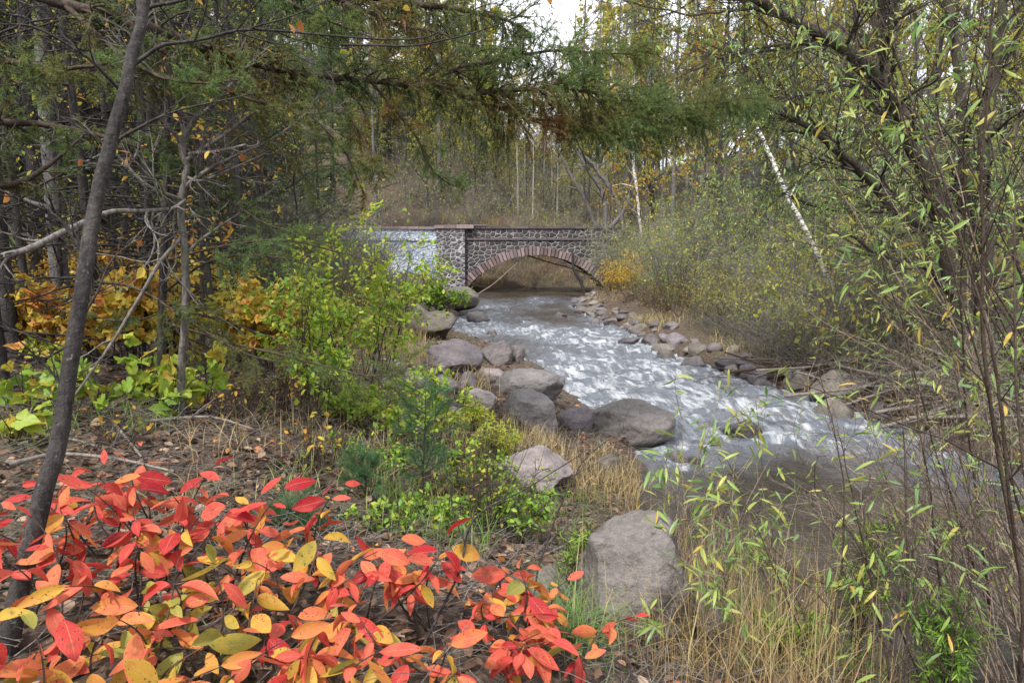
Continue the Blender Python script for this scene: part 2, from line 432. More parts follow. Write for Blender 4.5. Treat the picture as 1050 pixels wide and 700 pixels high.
def rockmat(name, c0, c1, c2, lichen=0.25, wet=0.0, spots=(0.5, 0.48, 0.44)):
    m, nt, out = newmat(name); N = NT(nt)
    co = N.n('TexCoord').outputs['Object']; at = N.n('Attribute'); at.attribute_name = 'tint'
    big = N.noise(co, 2.1, 5, 0.6); fine = N.noise(co, 26, 6, 0.7)
    col = N.ramp(N.math('ADD', N.math('MULTIPLY', big, 0.7), N.math('MULTIPLY', at.outputs['Fac'], 0.3)), [(0.32, c0), (0.5, c1), (0.68, c2)])
    col = N.mixc(N.ramp(fine, [(0.25, 0.55), (0.62, 0.0)]), col, tuple(c * 0.42 for c in c0))
    col = N.mixc(N.ramp(N.noise(co, 130, 5, 0.7), [(0.55, 0.0), (0.70, 0.40)]), col, spots)
    col = N.mixc(N.ramp(N.noise(N.mapping(co, (1, 1, 2.5)), 4.5, 6, 0.7, 0.6), [(0.52, 0.0), (0.66, 0.5)]), col, tuple(c * 0.5 for c in c0))
    col = N.mixc(N.ramp(N.noise(co, 7, 5, 0.62), [(0.57, 0.0), (0.66, lichen)]), col, (0.20, 0.21, 0.15))
    vor = N.n('TexVoronoi', feature='DISTANCE_TO_EDGE'); vor.inputs['Scale'].default_value = 2.3
    warp = N.n('VectorMath', operation='ADD'); N.set(warp.inputs[0], co)
    wn = N.n('TexNoise'); wn.inputs['Scale'].default_value = 3.0; N.set(wn.inputs['Vector'], co)
    N.set(warp.inputs[1], wn.outputs['Color']); N.set(vor.inputs['Vector'], warp.outputs[0])
    crack = N.ramp(vor.outputs['Distance'], [(0.0, 1.0), (0.008, 0.0)])
    col = N.mixc(N.math('MULTIPLY', crack, 0.0), col, tuple(c * 0.25 for c in c0))
    p = N.n('BsdfPrincipled'); N.set(p.inputs['Base Color'], col)
    # rock under the splash line is wet: darker and shinier
    gz = N.n('SeparateXYZ'); N.set(gz.inputs[0], N.n('NewGeometry').outputs['Position'])
    wl = N.ramp(N.math('ADD', gz.outputs[2], N.math('MULTIPLY', N.math('SUBTRACT', big, 0.5), 0.2)), [(0.06, 1.0), (0.16, 0.0)])
    col2 = N.mixc(N.math('MULTIPLY', wl, 0.6), col, tuple(c * 0.35 for c in c0)); N.set(p.inputs['Base Color'], col2)
    N.set(p.inputs['Roughness'], N.math('SUBTRACT', 0.8 - 0.3 * wet, N.math('MULTIPLY', wl, 0.45)))
    p.inputs['Specular IOR Level'].default_value = 0.4
    h = N.math('SUBTRACT', N.math('ADD', N.math('MULTIPLY', fine, 0.5), N.math('MULTIPLY', N.noise(co, 9, 5), 1.2)), N.math('MULTIPLY', crack, 0.0))
    N.set(p.inputs['Normal'], N.bump(h, 1.0, 0.04))
    nt.links.new(p.outputs[0], out.inputs[0]); return m

M = {}
M['bark_dark'] = bark('dark bark', (0.024, 0.021, 0.020), (0.085, 0.073, 0.067), lichen=0.3)
M['bark_grey'] = bark('grey bark', (0.085, 0.078, 0.074), (0.24, 0.225, 0.215), lichen=0.4)
M['bark_dead'] = bark('dead grey wood', (0.10, 0.088, 0.078), (0.29, 0.26, 0.235), (0.10, 0.115, 0.055), 0.3, 40, 0.004, 0.3)
M['bark_willow'] = bark('willow bark', (0.045, 0.036, 0.030), (0.16, 0.13, 0.105), (0.075, 0.085, 0.035), 0.2, 20, 0.015, 0.2)
M['bark_brown'] = bark('brown twig bark', (0.040, 0.028, 0.021), (0.125, 0.088, 0.065))
M['bark_brush'] = bark('pale grey brush twigs', (0.15, 0.14, 0.128), (0.36, 0.34, 0.31))
M['bark_stem'] = bark('tan stem bark', (0.17, 0.13, 0.095), (0.42, 0.33, 0.25))
M['bark_pale'] = bark('pale aspen bark', (0.22, 0.21, 0.19), (0.52, 0.50, 0.46), zs=0.8, scale=5)
M['wood_silver'] = bark('weathered driftwood', (0.13, 0.11, 0.095), (0.36, 0.315, 0.27), zs=0.5, scale=30, bumpd=0.006)
def birch():
    m, nt, out = newmat('white birch bark'); N = NT(nt)
    co = N.n('TexCoord').outputs['Object']
    a = N.noise(N.mapping(co, (2.5, 2.5, 9)), 3.0, 5, 0.65)
    col = N.ramp(a, [(0.40, (0.045, 0.04, 0.036)), (0.47, (0.55, 0.52, 0.47)), (0.7, (0.78, 0.75, 0.70))])
    p = N.n('BsdfPrincipled'); N.set(p.inputs['Base Color'], col); p.inputs['Roughness'].default_value = 0.7
    nt.links.new(p.outputs[0], out.inputs[0]); return m
M['bark_birch'] = birch()

M['needle'] = leafmat('spruce needles', [(0, (0.24, 0.11, 0.035)), (0.25, (0.22, 0.155, 0.045)), (0.42, (0.17, 0.19, 0.05)), (0.72, (0.125, 0.20, 0.055)), (1, (0.15, 0.26, 0.09))], 0.48, 0.5, 0.3, var=0.25)
M['pine_needle'] = leafmat('soft pine needles', [(0, (0.12, 0.13, 0.035)), (0.5, (0.06, 0.14, 0.055)), (1, (0.10, 0.22, 0.085))], 0.35, 0.45, 0.35, var=0.2)
M['needle_far'] = leafmat('far conifer needles', [(0, (0.13, 0.11, 0.045)), (0.35, (0.085, 0.125, 0.05)), (1, (0.14, 0.20, 0.075))], 0.42, 0.6, 0.2, var=0.3)
M['red'] = leafmat('red autumn leaf', [(0.0, (0.36, 0.012, 0.022)), (0.22, (0.54, 0.06, 0.05)), (0.46, (0.60, 0.13, 0.075)), (0.64, (0.60, 0.22, 0.06)), (0.82, (0.56, 0.36, 0.05)), (1, (0.27, 0.27, 0.055))], 0.40, 0.58, 0.22, 0.9, True, 0.48)
M['lime'] = leafmat('lime broad leaf', [(0, (0.50, 0.36, 0.05)), (0.35, (0.40, 0.45, 0.05)), (0.7, (0.25, 0.40, 0.05)), (1, (0.12, 0.24, 0.04))], 0.45, 0.45, 0.3, 0.5, True, 0.35)
M['orange'] = leafmat('orange and yellow leaf', [(0, (0.40, 0.12, 0.045)), (0.3, (0.56, 0.27, 0.06)), (0.6, (0.62, 0.46, 0.07)), (1, (0.42, 0.42, 0.07))], 0.45, 0.5, 0.3, 0, False, 0.5)
M['green'] = leafmat('fresh green leaf', [(0, (0.52, 0.50, 0.06)), (0.35, (0.30, 0.44, 0.05)), (0.7, (0.16, 0.31, 0.04)), (1, (0.08, 0.18, 0.03))], 0.42, 0.45, 0.35, 0, False, 0.4)
M['willow'] = leafmat('willow leaf', [(0, (0.52, 0.34, 0.06)), (0.25, (0.40, 0.40, 0.09)), (0.55, (0.25, 0.37, 0.085)), (0.8, (0.15, 0.27, 0.07)), (1, (0.20, 0.31, 0.13))], 0.40, 0.4, 0.45, 0, False, 0.3)
M['yellowgreen'] = leafmat('yellow green far leaf', [(0, (0.56, 0.28, 0.05)), (0.35, (0.53, 0.45, 0.06)), (0.7, (0.33, 0.39, 0.065)), (1, (0.17, 0.25, 0.055))], 0.45, 0.55, 0.25, 0, False, 0.4)
M['drygrass'] = leafmat('dry golden grass', [(0, (0.19, 0.10, 0.045)), (0.35, (0.35, 0.25, 0.115)), (0.62, (0.50, 0.41, 0.22)), (0.8, (0.46, 0.33, 0.13)), (1, (0.36, 0.38, 0.09))], 0.35, 0.55, 0.3, 0, False, 0.3)
M['grass'] = leafmat('green grass', [(0, (0.34, 0.32, 0.09)), (0.4, (0.15, 0.25, 0.05)), (1, (0.075, 0.17, 0.035))], 0.35, 0.45, 0.35, 0, False, 0.3)
M['litter'] = leafmat('fallen leaf', [(0, (0.05, 0.03, 0.022)), (0.4, (0.13, 0.075, 0.045)), (0.68, (0.24, 0.145, 0.09)), (0.82, (0.40, 0.29, 0.20)), (0.88, (0.46, 0.12, 0.05)), (1, (0.55, 0.32, 0.06))], 0.15, 0.6, 0.35, 0, False, 0.25)

M['rock_grey'] = rockmat('grey boulder stone', (0.11, 0.10, 0.10), (0.195, 0.178, 0.175), (0.29, 0.265, 0.26))
M['rock_warm'] = rockmat('warm grey boulder stone', (0.085, 0.073, 0.067), (0.15, 0.131, 0.121), (0.225, 0.20, 0.185), 0.18)
M['sage'] = leafmat('grey green undergrowth', [(0, (0.16, 0.13, 0.085)), (0.4, (0.24, 0.225, 0.11)), (0.75, (0.25, 0.30, 0.10)), (1, (0.44, 0.40, 0.10))], 0.35, 0.6, 0.25, 0, False, 0.4)
M['rock_purple'] = rockmat('purple grey stone', (0.08, 0.066, 0.072), (0.15, 0.128, 0.137), (0.24, 0.205, 0.212), 0.12)
M['rock_brown'] = rockmat('brown mossy stone', (0.095, 0.078, 0.062), (0.175, 0.15, 0.125), (0.255, 0.225, 0.19), 0.45)
M['rock_pale'] = rockmat('pale pinkish stone', (0.19, 0.16, 0.155), (0.30, 0.255, 0.245), (0.41, 0.36, 0.345), 0.2)
M['rock_dark'] = rockmat('dark wet stone', (0.065, 0.055, 0.055), (0.13, 0.11, 0.11), (0.21, 0.18, 0.175), 0.15, 0.5)

def soil():
    m, nt, out = newmat('forest floor'); N = NT(nt)
    co = N.n('TexCoord').outputs['Object']
    a = N.noise(co, 14, 6, 0.7); b = N.noise(co, 1.1, 4); v = N.n('TexVoronoi'); v.inputs['Scale'].default_value = 26; N.set(v.inputs['Vector'], co)
    col = N.ramp(a, [(0.25, (0.020, 0.014, 0.010)), (0.5, (0.060, 0.040, 0.028)), (0.75, (0.14, 0.097, 0.068))])
    col = N.mixc(N.ramp(v.outputs['Color'], [(0.5, 0.0), (0.9, 0.55)]), col, (0.21, 0.135, 0.08))
    col = N.mixc(N.ramp(b, [(0.5, 0.0), (0.72, 0.45)]), col, (0.085, 0.10, 0.04))
    gz = N.n('SeparateXYZ'); N.set(gz.inputs[0], N.n('NewGeometry').outputs['Position'])
    col = N.mixc(N.ramp(gz.outputs[2], [(0.0, 0.75), (0.14, 0.0)]), col, (0.045, 0.036, 0.03))
    p = N.n('BsdfPrincipled'); N.set(p.inputs['Base Color'], col); p.inputs['Roughness'].default_value = 0.9
    N.set(p.inputs['Normal'], N.bump(N.math('ADD', a, N.math('MULTIPLY', v.outputs['Distance'], 0.6)), 0.9, 0.05))
    nt.links.new(p.outputs[0], out.inputs[0]); return m
M['soil'] = soil()

def watermat():
    m, nt, out = newmat('stream water'); N = NT(nt)
    tc = N.n('TexCoord'); uv = tc.outputs['UV']; co = tc.outputs['Object']
    at = N.n('Attribute'); at.attribute_name = 'tint'
    # foam: threads drawn out along the current (UV: u metres down the stream, v metres across)
    n1 = N.noise(N.mapping(uv, (1.0, 2.0, 1)), 1.25, 8, 0.62, 1.4)
    n2 = N.noise(N.mapping(uv, (1.0, 1.9, 1)), 9.0, 4, 0.65, 0.6)
    f = N.math('ADD', N.math('MULTIPLY', n1, 0.8), N.math('MULTIPLY', n2, 0.2))
    th = N.math('SUBTRACT', 0.715, N.math('MULTIPLY', at.outputs['Fac'], 0.20))
    n3 = N.noise(N.mapping(uv, (0.55, 3.2, 1)), 3.2, 5, 0.6, 0.5)
    f = N.math('ADD', N.math('MULTIPLY', f, 0.75), N.math('MULTIPLY', n3, 0.25))
    foam = N.math('MULTIPLY', N.math('SUBTRACT', f, th), 4.6, clamp=True)
    deep = N.ramp(N.noise(uv, 0.7, 3), [(0.35, (0.022, 0.018, 0.014)), (0.65, (0.058, 0.047, 0.037))])
    w1 = N.noise(N.mapping(uv, (1.3, 0.8, 1)), 5.5, 4, 0.6, 0.4)
    w2 = N.noise(N.mapping(uv, (1.4, 1.0, 1)), 17.0, 3, 0.6, 0.3)
    h = N.math('ADD', N.math('MULTIPLY', w1, 1.0), N.math('MULTIPLY', w2, 0.42))
    deep = N.mixc(N.math('MULTIPLY', N.math('SUBTRACT', at.outputs['Fac'], 0.28), 1.25, clamp=True), deep, (0.095, 0.106, 0.125))
    p = N.n('BsdfPrincipled'); N.set(p.inputs['Base Color'], N.mixc(foam, deep, (0.60, 0.62, 0.64)))
    N.set(p.inputs['Roughness'], N.math('ADD', 0.09, N.math('MULTIPLY', foam, 0.7)))
    p.inputs['IOR'].default_value = 1.333
    hh = N.math('ADD', N.math('MULTIPLY', h, N.math('SUBTRACT', 1.0, N.math('MULTIPLY', foam, 0.7))), N.math('MULTIPLY', foam, N.math('MULTIPLY', n2, 0.3)))
    N.set(p.inputs['Normal'], N.bump(hh, 0.65, 0.08))
    nt.links.new(p.outputs[0], out.inputs[0]); return m
M['water'] = watermat()

def masonry(name, cols, mortar, scale=3.7, mw=0.05, bumpd=0.06, paint=None):
    m, nt, out = newmat(name); N = NT(nt)
    co = N.n('TexCoord').outputs['Object']
    wn = N.n('TexNoise'); wn.inputs['Scale'].default_value = 1.6; N.set(wn.inputs['Vector'], co)
    off = N.n('VectorMath', operation='SCALE'); N.set(off.inputs[0], wn.outputs['Color']); off.inputs['Scale'].default_value = 0.16
    add = N.n('VectorMath', operation='ADD'); N.set(add.inputs[0], N.mapping(co, (1.0, 0.25, 1.35))); N.set(add.inputs[1], off.outputs[0])
    ve = N.n('TexVoronoi', feature='DISTANCE_TO_EDGE'); ve.inputs['Scale'].default_value = scale; ve.inputs['Randomness'].default_value = 0.72; N.set(ve.inputs['Vector'], add.outputs[0])
    vc = N.n('TexVoronoi'); vc.inputs['Scale'].default_value = scale; vc.inputs['Randomness'].default_value = 0.72; N.set(vc.inputs['Vector'], add.outputs[0])
    sp = N.n('SeparateColor'); N.set(sp.inputs[0], vc.outputs['Color'])
    k = len(cols) - 1
    col = N.ramp(sp.outputs[0], [(i / k, c) for i, c in enumerate(cols)])
    g = N.noise(co, 12, 5, 0.7)
    col = N.mixc(N.ramp(g, [(0.35, 0.5), (0.6, 0.0)]), col, tuple(c * 0.4 for c in cols[0]))
    jm = N.math('MULTIPLY', N.ramp(ve.outputs['Distance'], [(mw * 0.5, 1.0), (mw * 1.2, 0.0)]), N.ramp(N.noise(co, 1.1, 4, 0.7), [(0.36, 0.25), (0.58, 1.0)]))
    col = N.mixc(jm, col, N.mixc(N.noise(co, 1.7, 4), tuple(c * 0.45 for c in mortar), mortar))
    if paint:
        # weathered layers of spray paint: cloudy patches and looping strokes
        base = N.ramp(N.noise(co, 1.3, 4, 0.6), [(0.3, (0.27, 0.33, 0.44)), (0.5, (0.44, 0.50, 0.60)), (0.7, (0.60, 0.63, 0.68))])
        lines = None
        for sc_, seedv, c in ((1.5, (3, 0, 1), (0.62, 0.68, 0.74)), (2.3, (9, 0, 4), (0.20, 0.28, 0.44)), (1.9, (1, 0, 7), (0.66, 0.76, 0.82))):
            q = N.noise(N.mapping(co, (1.6, 0.2, 1.0), loc=seedv), sc_, 2, 0.4, 1.6)
            ln = N.ramp(N.math('ABSOLUTE', N.math('SUBTRACT', q, 0.5)), [(0.018, 0.9), (0.035, 0.0)])
            base = N.mixc(ln, base, c)
        col = N.mixc(N.math('MULTIPLY', N.ramp(N.noise(co, 0.9, 3), [(0.3, 0.45), (0.6, 0.88)]), N.math('SUBTRACT', 1.0, N.math('MULTIPLY', jm, 0.35))), col, base)
    p = N.n('BsdfPrincipled'); N.set(p.inputs['Base Color'], col); p.inputs['Roughness'].default_value = 0.85
    h = N.math('ADD', N.ramp(ve.outputs['Distance'], [(0.0, 0.0), (0.16, 1.0)]), N.math('MULTIPLY', g, 0.5))
    N.set(p.inputs['Normal'], N.bump(h, 0.9, bumpd))
    nt.links.new(p.outputs[0], out.inputs[0]); return m
M['masonry'] = masonry('dark rubble masonry', [(0.030, 0.027, 0.031), (0.062, 0.053, 0.056), (0.095, 0.072, 0.071), (0.038, 0.036, 0.042)], (0.46, 0.445, 0.435), 3.1, 0.085)
M['masonry_small'] = masonry('small rubble masonry', [(0.06, 0.055, 0.06), (0.12, 0.105, 0.11), (0.09, 0.075, 0.08)], (0.52, 0.52, 0.54), 3.3, 0.10)
M['painted'] = masonry('painted masonry', [(0.08, 0.08, 0.10), (0.15, 0.15, 0.18)], (0.46, 0.48, 0.52), 3.9, 0.05, 0.05, True)
def plainstone(name, c0, c1, c2):
    m, nt, out = newmat(name); N = NT(nt)
    co = N.n('TexCoord').outputs['Object']; at = N.n('Attribute'); at.attribute_name = 'tint'
    g = N.noise(co, 9, 6, 0.7)
    col = N.ramp(N.math('ADD', N.math('MULTIPLY', g, 0.55), N.math('MULTIPLY', at.outputs['Fac'], 0.45)), [(0.25, c0), (0.5, c1), (0.75, c2)])
    p = N.n('BsdfPrincipled'); N.set(p.inputs['Base Color'], col); p.inputs['Roughness'].default_value = 0.85
    N.set(p.inputs['Normal'], N.bump(g, 0.7, 0.04))
    nt.links.new(p.outputs[0], out.inputs[0]); return m
M['redstone'] = plainstone('reddish arch stone', (0.095, 0.066, 0.066), (0.18, 0.130, 0.128), (0.27, 0.205, 0.20))
M['cap'] = plainstone('pinkish coping stone', (0.14, 0.10, 0.10), (0.26, 0.20, 0.20), (0.40, 0.33, 0.335))
M['capdark'] = plainstone('dark coping stone', (0.05, 0.042, 0.042), (0.11, 0.092, 0.09), (0.20, 0.17, 0.165))
M['gravel'] = plainstone('road gravel', (0.10, 0.09, 0.08), (0.2, 0.18, 0.16), (0.3, 0.27, 0.25))
# ---------------------------------------------------------------- camera, light
cam = bpy.data.cameras.new('camera'); co_ = bpy.data.objects.new('camera', cam); COL.objects.link(co_)
co_.location = (0, 0, EYE); co_.rotation_euler = (PI / 2 - TILT, 0, 0)
cam.sensor_width = 36; cam.lens = 24; cam.clip_start = 0.05; cam.clip_end = 2000
SC.camera = co_
SC.view_settings.view_transform = 'Standard'; SC.view_settings.look = 'None'; SC.view_settings.gamma = 1
SC.view_settings.use_curve_mapping = False
SC.view_settings.exposure = 1.30
SC.cycles.use_denoising = True
SC.cycles.max_bounces = 6; SC.cycles.diffuse_bounces = 3; SC.cycles.glossy_bounces = 2; SC.cycles.transmission_bounces = 3; SC.cycles.transparent_max_bounces = 4
SC.cycles.caustics_reflective = False; SC.cycles.caustics_refractive = False
SC.cycles.sample_clamp_indirect = 4

SUN_EL, SUN_AZ = math.radians(52), math.radians(-150)     # behind the camera, to its left (0 = +Y, clockwise positive)
sun = bpy.data.lights.new('sun', 'SUN'); sun.energy = 2.3; sun.angle = math.radians(5); sun.color = (1, 0.96, 0.9)
so = bpy.data.objects.new('sun', sun); COL.objects.link(so)
sd = Vector((math.sin(SUN_AZ) * math.cos(SUN_EL), math.cos(SUN_AZ) * math.cos(SUN_EL), math.sin(SUN_EL)))
so.rotation_euler = sd.to_track_quat('Z', 'Y').to_euler(); so.location = (0, 0, 60)

W = bpy.data.worlds.new('World'); SC.world = W; W.use_nodes = True
wt = W.node_tree; wt.nodes.clear(); N = NT(wt)
wo = wt.nodes.new('ShaderNodeOutputWorld'); bg = wt.nodes.new('ShaderNodeBackground'); wt.links.new(bg.outputs[0], wo.inputs[0])
sky = wt.nodes.new('ShaderNodeTexSky'); sky.sky_type = 'NISHITA'; sky.sun_disc = False
sky.sun_elevation = SUN_EL; sky.sun_rotation = SUN_AZ; sky.dust_density = 2.0
wc = N.n('TexCoord').outputs['Generated']
cl = N.ramp(N.noise(N.mapping(wc, (1, 1, 2.2)), 2.6, 5, 0.55, 0.3), [(0.30, 0.72), (0.55, 1.0)])
N.set(bg.inputs['Color'], N.mixc(cl, sky.outputs[0], (8.6, 8.8, 9.6)))
bg.inputs['Strength'].default_value = 0.09

# ---------------------------------------------------------------- ground
def axis(parts):
    a = [parts[0][0]]
    for lo, hi, st in parts:
        n = max(1, int(round((hi - lo) / st))); a += list(np.linspace(lo, hi, n + 1)[1:])
    return np.array(a)
gx = axis([(-400, -60, 20), (-60, -22, 2), (-22, -7, .35), (-7, 9, .085), (9, 24, .35), (24, 60, 2), (60, 400, 20)])
gy = axis([(-120, -12, 9), (-12, 0, .4), (0, 13, .085), (13, 56, .3), (56, 120, 2), (120, 700, 20)])
X, Y = np.meshgrid(gx, gy)
Z = ground_raw(X, Y) + (fbm(X * 4, Y * 4, 0, 3, 21) * 0.03) * (np.abs(X) < 9) * (Y < 14)
nx, ny = len(gx), len(gy)
ii = (np.arange(ny - 1) * nx)[:, None] + np.arange(nx - 1)[None]
mb = MB(); mb.add(np.stack([X, Y, Z], -1).reshape(-1, 3), np.stack([ii, ii + 1, ii + nx + 1, ii + nx], -1).reshape(-1, 4))
structure('ground', mb, M['soil'])

# ---------------------------------------------------------------- stream
ROCKS = []          # (x, y, r) of rocks that stand in or by the water, for the foam round them
def build_water():
    ys = axis([(-10, 1.5, .3), (1.5, 9, .035), (9, 22, .06), (22, 47.5, .14)])
    ts = np.linspace(0, 1, 170)
    L = left_edge(ys) - 0.9; R = right_edge(ys) + 0.9
    X = L[:, None] + (R - L)[:, None] * ts[None]; Y = np.repeat(ys[:, None], len(ts), 1)
    # distance run down the stream
    mid = (L + R) / 2; u = np.concatenate([[0], np.cumsum(np.hypot(np.diff(ys), np.diff(mid)))])
    U = np.repeat(u[:, None], len(ts), 1); V = X - mid[:, None]
    # how rough the water runs: rapids by places seen in the photo, smooth and dark near the camera
    rough = 0.30 + 1.1 * fbm(U * 0.25, V * 0.42, 0, 3, 41)
    for px, py, r, k in ((700, 428, 1.7, .75), (800, 428, 1.2, .8), (745, 408, 1.4, .5), (590, 345, 3.0, .45), (500, 335, 3.0, .55), (950, 470, 1.3, .55), (880, 445, 1.2, .4),
                         (600, 380, 2.0, .45), (690, 400, 1.8, .5), (480, 348, 2.4, .4), (550, 312, 4, .5), (660, 372, 2.0, .5), (640, 350, 2.4, .45), (660, 395, 1.6, .4)):
        d = P(px, py, EYE * 700 / (py - 262)); rough = rough + k * np.exp(-(((X - d[0]) / r) ** 2 + ((Y - d[1]) / (r * 1.1)) ** 2))
    for x, y, r in ROCKS:
        d = np.hypot(X - x, Y - y) - r
        rough = rough + 0.55 * np.exp(-np.clip(d, 0, 9) / 0.14) * (d > -0.3)
    rough = rough - 0.40 * (1 - sst(Y, 4.0, 8.0)) * sst(Y, -20, 3)
    rough = np.clip(rough, 0, 1.25)
    amp = 0.030 + 0.040 * np.clip(rough, 0, 1.1)
    w = .75 * fbm(U * 4.2, V * 2.6, 0, 2, 57, 0.6) + fbm(U * 1.5, V * 1.0, 0, 3, 51, 0.6) + 0.6 * (0.5 - np.abs(pnoise(U * 2.6 + 0.8 * pnoise(U, V, 0, 5), V * 1.7, 0, 61)))
    Z = amp * w * 1.5 + 0.0
    n, m = X.shape
    i = (np.arange(n - 1) * m)[:, None] + np.arange(m - 1)[None]
    mb = MB()
    mb.add(np.stack([X, Y, Z], -1).reshape(-1, 3), np.stack([i, i + 1, i + m + 1, i + m], -1).reshape(-1, 4), np.clip(rough, 0, 1.2).reshape(-1), np.stack([U, V], -1).reshape(-1, 2))
    structure('stream', mb, M['water'])

# ---------------------------------------------------------------- the bridge
BY = 40.0
def box(mb, x0, x1, y0, y1, z0, z1, tint=0.5):
    v = [(x, y, z) for z in (z0, z1) for y in (y0, y1) for x in (x0, x1)]
    mb.add(v, np.array([(0, 2, 3, 1), (4, 5, 7, 6), (0, 1, 5, 4), (2, 6, 7, 3), (0, 4, 6, 2), (1, 3, 7, 5)]), tint)
def build_bridge():
    rng = np.random.default_rng(5)
    br = thing('stone_bridge', 'dark rubble stone arch bridge with reddish arch ring over the stream', 'bridge', (1.45, BY, 0))
    W = 4.0                         # across the road
    cx, half, rise = 1.40, 4.05, 1.95
    zs = 0.28                       # springing
    rad = (half * half + rise * rise) / (2 * rise); cz = zs + rise - rad
    a0 = math.asin(half / rad); ring = 0.46
    # spandrel wall: columns of quads from the ring (or the footing) up to the string course
    top = 3.08
    mb = MB()
    xs = np.concatenate([np.linspace(-2.75, cx - half - ring, 6), np.linspace(cx - half - ring + .02, cx + half + ring - .02, 61), np.linspace(cx + half + ring, 9.5, 12)])
    R2 = rad + ring - 0.06
    zb = np.where(np.abs(xs - cx) < R2 * math.sin(a0) + .0, cz + np.sqrt(np.maximum(R2 ** 2 - (xs - cx) ** 2, 0)), -1.0)
    for y in (BY, BY + W):
        v = np.concatenate([np.stack([xs, xs * 0 + y, zb], 1), np.stack([xs, xs * 0 + y, xs * 0 + top], 1)])
        n = len(xs); i = np.arange(n - 1)
        f = np.stack([i, i + 1, i + 1 + n, i + n], 1)
        mb.add(v, f if y == BY else f[:, ::-1])
    mb.build('spandrel_wall', M['masonry'], br, False)
    # arch ring: cut stones, each a little out of line
    mb = MB(); nv = 44
    aa = np.linspace(-a0, a0, nv + 1)
    for k in range(nv):
        a, b = aa[k] + .004, aa[k + 1] - .004
        o = 0.08 + rng.uniform(-.03, .03); r1 = rad + ring + rng.uniform(-.07, .05); r0 = rad + rng.uniform(-.02, .02)
        v = []
        for y in (BY - o, BY + W + o):
            for r in (r0, r1):
                for t in (a, b): v.append((cx + r * math.sin(t), y, cz + r * math.cos(t)))
        mb.add(v, np.array([(0, 1, 3, 2), (4, 6, 7, 5), (0, 4, 5, 1), (2, 3, 7, 6), (0, 2, 6, 4), (1, 5, 7, 3)]), rng.random())
    mb.build('arch_ring', M['redstone'], br, False)
    mb = MB(); box(mb, -2.7, 9.6, BY - .07, BY + .0, 3.09, 3.2, .4); mb.build('string_course', M['capdark'], br, False)
    mb = MB(); box(mb, -2.68, 9.5, BY + .003, BY + .42, 3.082, 3.74); box(mb, -2.68, 9.5, BY + W - .42, BY + W - .003, 3.082, 3.74); mb.build('parapet', M['masonry'], br, False)
    # coping: a row of slabs
    mb = MB()
    x = -2.66
    while x < 9.4:
        w = rng.uniform(.7, 1.2); box(mb, x, min(x + w - .02, 9.5), BY - .07 + rng.uniform(-.02, .02), BY + .5, 3.743, 3.89 + rng.uniform(-.02, .02), rng.random()); x += w
    mb.build('coping', M['capdark'], br, False)
    # pilaster left of the arch
    mb = MB(); box(mb, -4.35, -2.72, BY - .28, BY + .6, -.8, 3.74); mb.build('pier', M['masonry_small'], br, False)
    mb = MB()
    for a, b in ((-4.45, -3.9), (-3.88, -3.2), (-3.18, -2.2), (-2.18, -1.5)): box(mb, a, b, BY - .36 + (0.24 if a > -2.3 else 0), BY + .62, 3.745 if a < -2.3 else 3.9, 3.95 + rng.uniform(-.02, .03) + (.0 if a < -2.3 else .03), rng.random())
    mb.build('pier_cap', M['cap'], br, False)
    # wing wall running out to the left towards us, painted
    mb = MB()
    p0, p1 = np.array((-4.35, BY - .05)), np.array((-10.5, BY - 1.5))
    d = norm(p1 - p0); nn = np.array((-d[1], d[0]))
    def slab(t0, t1, off0, off1, z0, z1, tint, q):
        v = []
        for z in (z0, z1):
            for o in (off0, off1):
                for t in (t0, t1): c = p0 + d * t + nn * o; v.append((c[0], c[1], z))
        q.add(v, np.array([(0, 2, 3, 1), (4, 5, 7, 6), (0, 1, 5, 4), (2, 6, 7, 3), (0, 4, 6, 2), (1, 3, 7, 5)]), tint)
    LW = float(np.linalg.norm(p1 - p0))
    slab(0, LW, 0, -.55, -.6, 3.70, .5, mb)
    wing = mb.build('wing_wall', M['painted'], br, False)
    mb = MB(); t = 0.0
    while t < LW:
        w = rng.uniform(.6, 1.1); slab(t, min(t + w - .02, LW), .08, -.62, 3.703, 3.86 + rng.uniform(-.02, .02), rng.random(), mb); t += w
    mb.build('wing_coping', M['cap'], wing, False)
    mb = MB(); slab(0.02, LW, .07, .002, 3.05, 3.16, .7, mb); mb.build('wing_ledge', M['painted'], wing, False)
    # spray painted strokes, a few mm proud of the wall
    def strokes(name, colr, seed, n):
        r = np.random.default_rng(seed)
        m, nt, out = newmat(name); NN = NT(nt); p = NN.n('BsdfPrincipled'); p.inputs['Base Color'].default_value = (*colr, 1); p.inputs['Roughness'].default_value = .8
        NN.set(p.inputs['Normal'], NN.bump(NN.noise(NN.n('TexCoord').outputs['Object'], 8, 4), .6, .03))
        nt.links.new(p.outputs[0], out.inputs[0])
        mb = MB()
        sgn = 1 if nn[1] < 0 else -1
        for k in range(n):
            c = np.array([r.uniform(.4, LW - .6), r.uniform(.5, 2.7)]); a = r.uniform(0, 6.3); w = r.uniform(.03, .06); q = []
            curl = r.normal(0, .5)
            for s in range(12): q.append(c.copy()); c = c + .11 * np.array([math.cos(a), math.sin(a) * 1.2]); a += curl + r.normal(0, .25)
            q = np.array(q); q[:, 0] = np.clip(q[:, 0], .1, LW - .1); q[:, 1] = np.clip(q[:, 1], .3, 3.0)
            t = norm(np.gradient(q, axis=0)); s = np.stack([-t[:, 1], t[:, 0]], 1) * w
            def lift(e, off): b = p0[None] + d[None] * e[:, :1] + nn[None] * (off + 0.0004 * k); return np.stack([b[:, 0], b[:, 1], e[:, 1]], 1)
            off = 0.006 + 0.02 * (seed % 3) * .3
            v = np.stack([lift(q - s, off), lift(q + s, off)], 1).reshape(-1, 3)
            i = np.arange(11) * 2
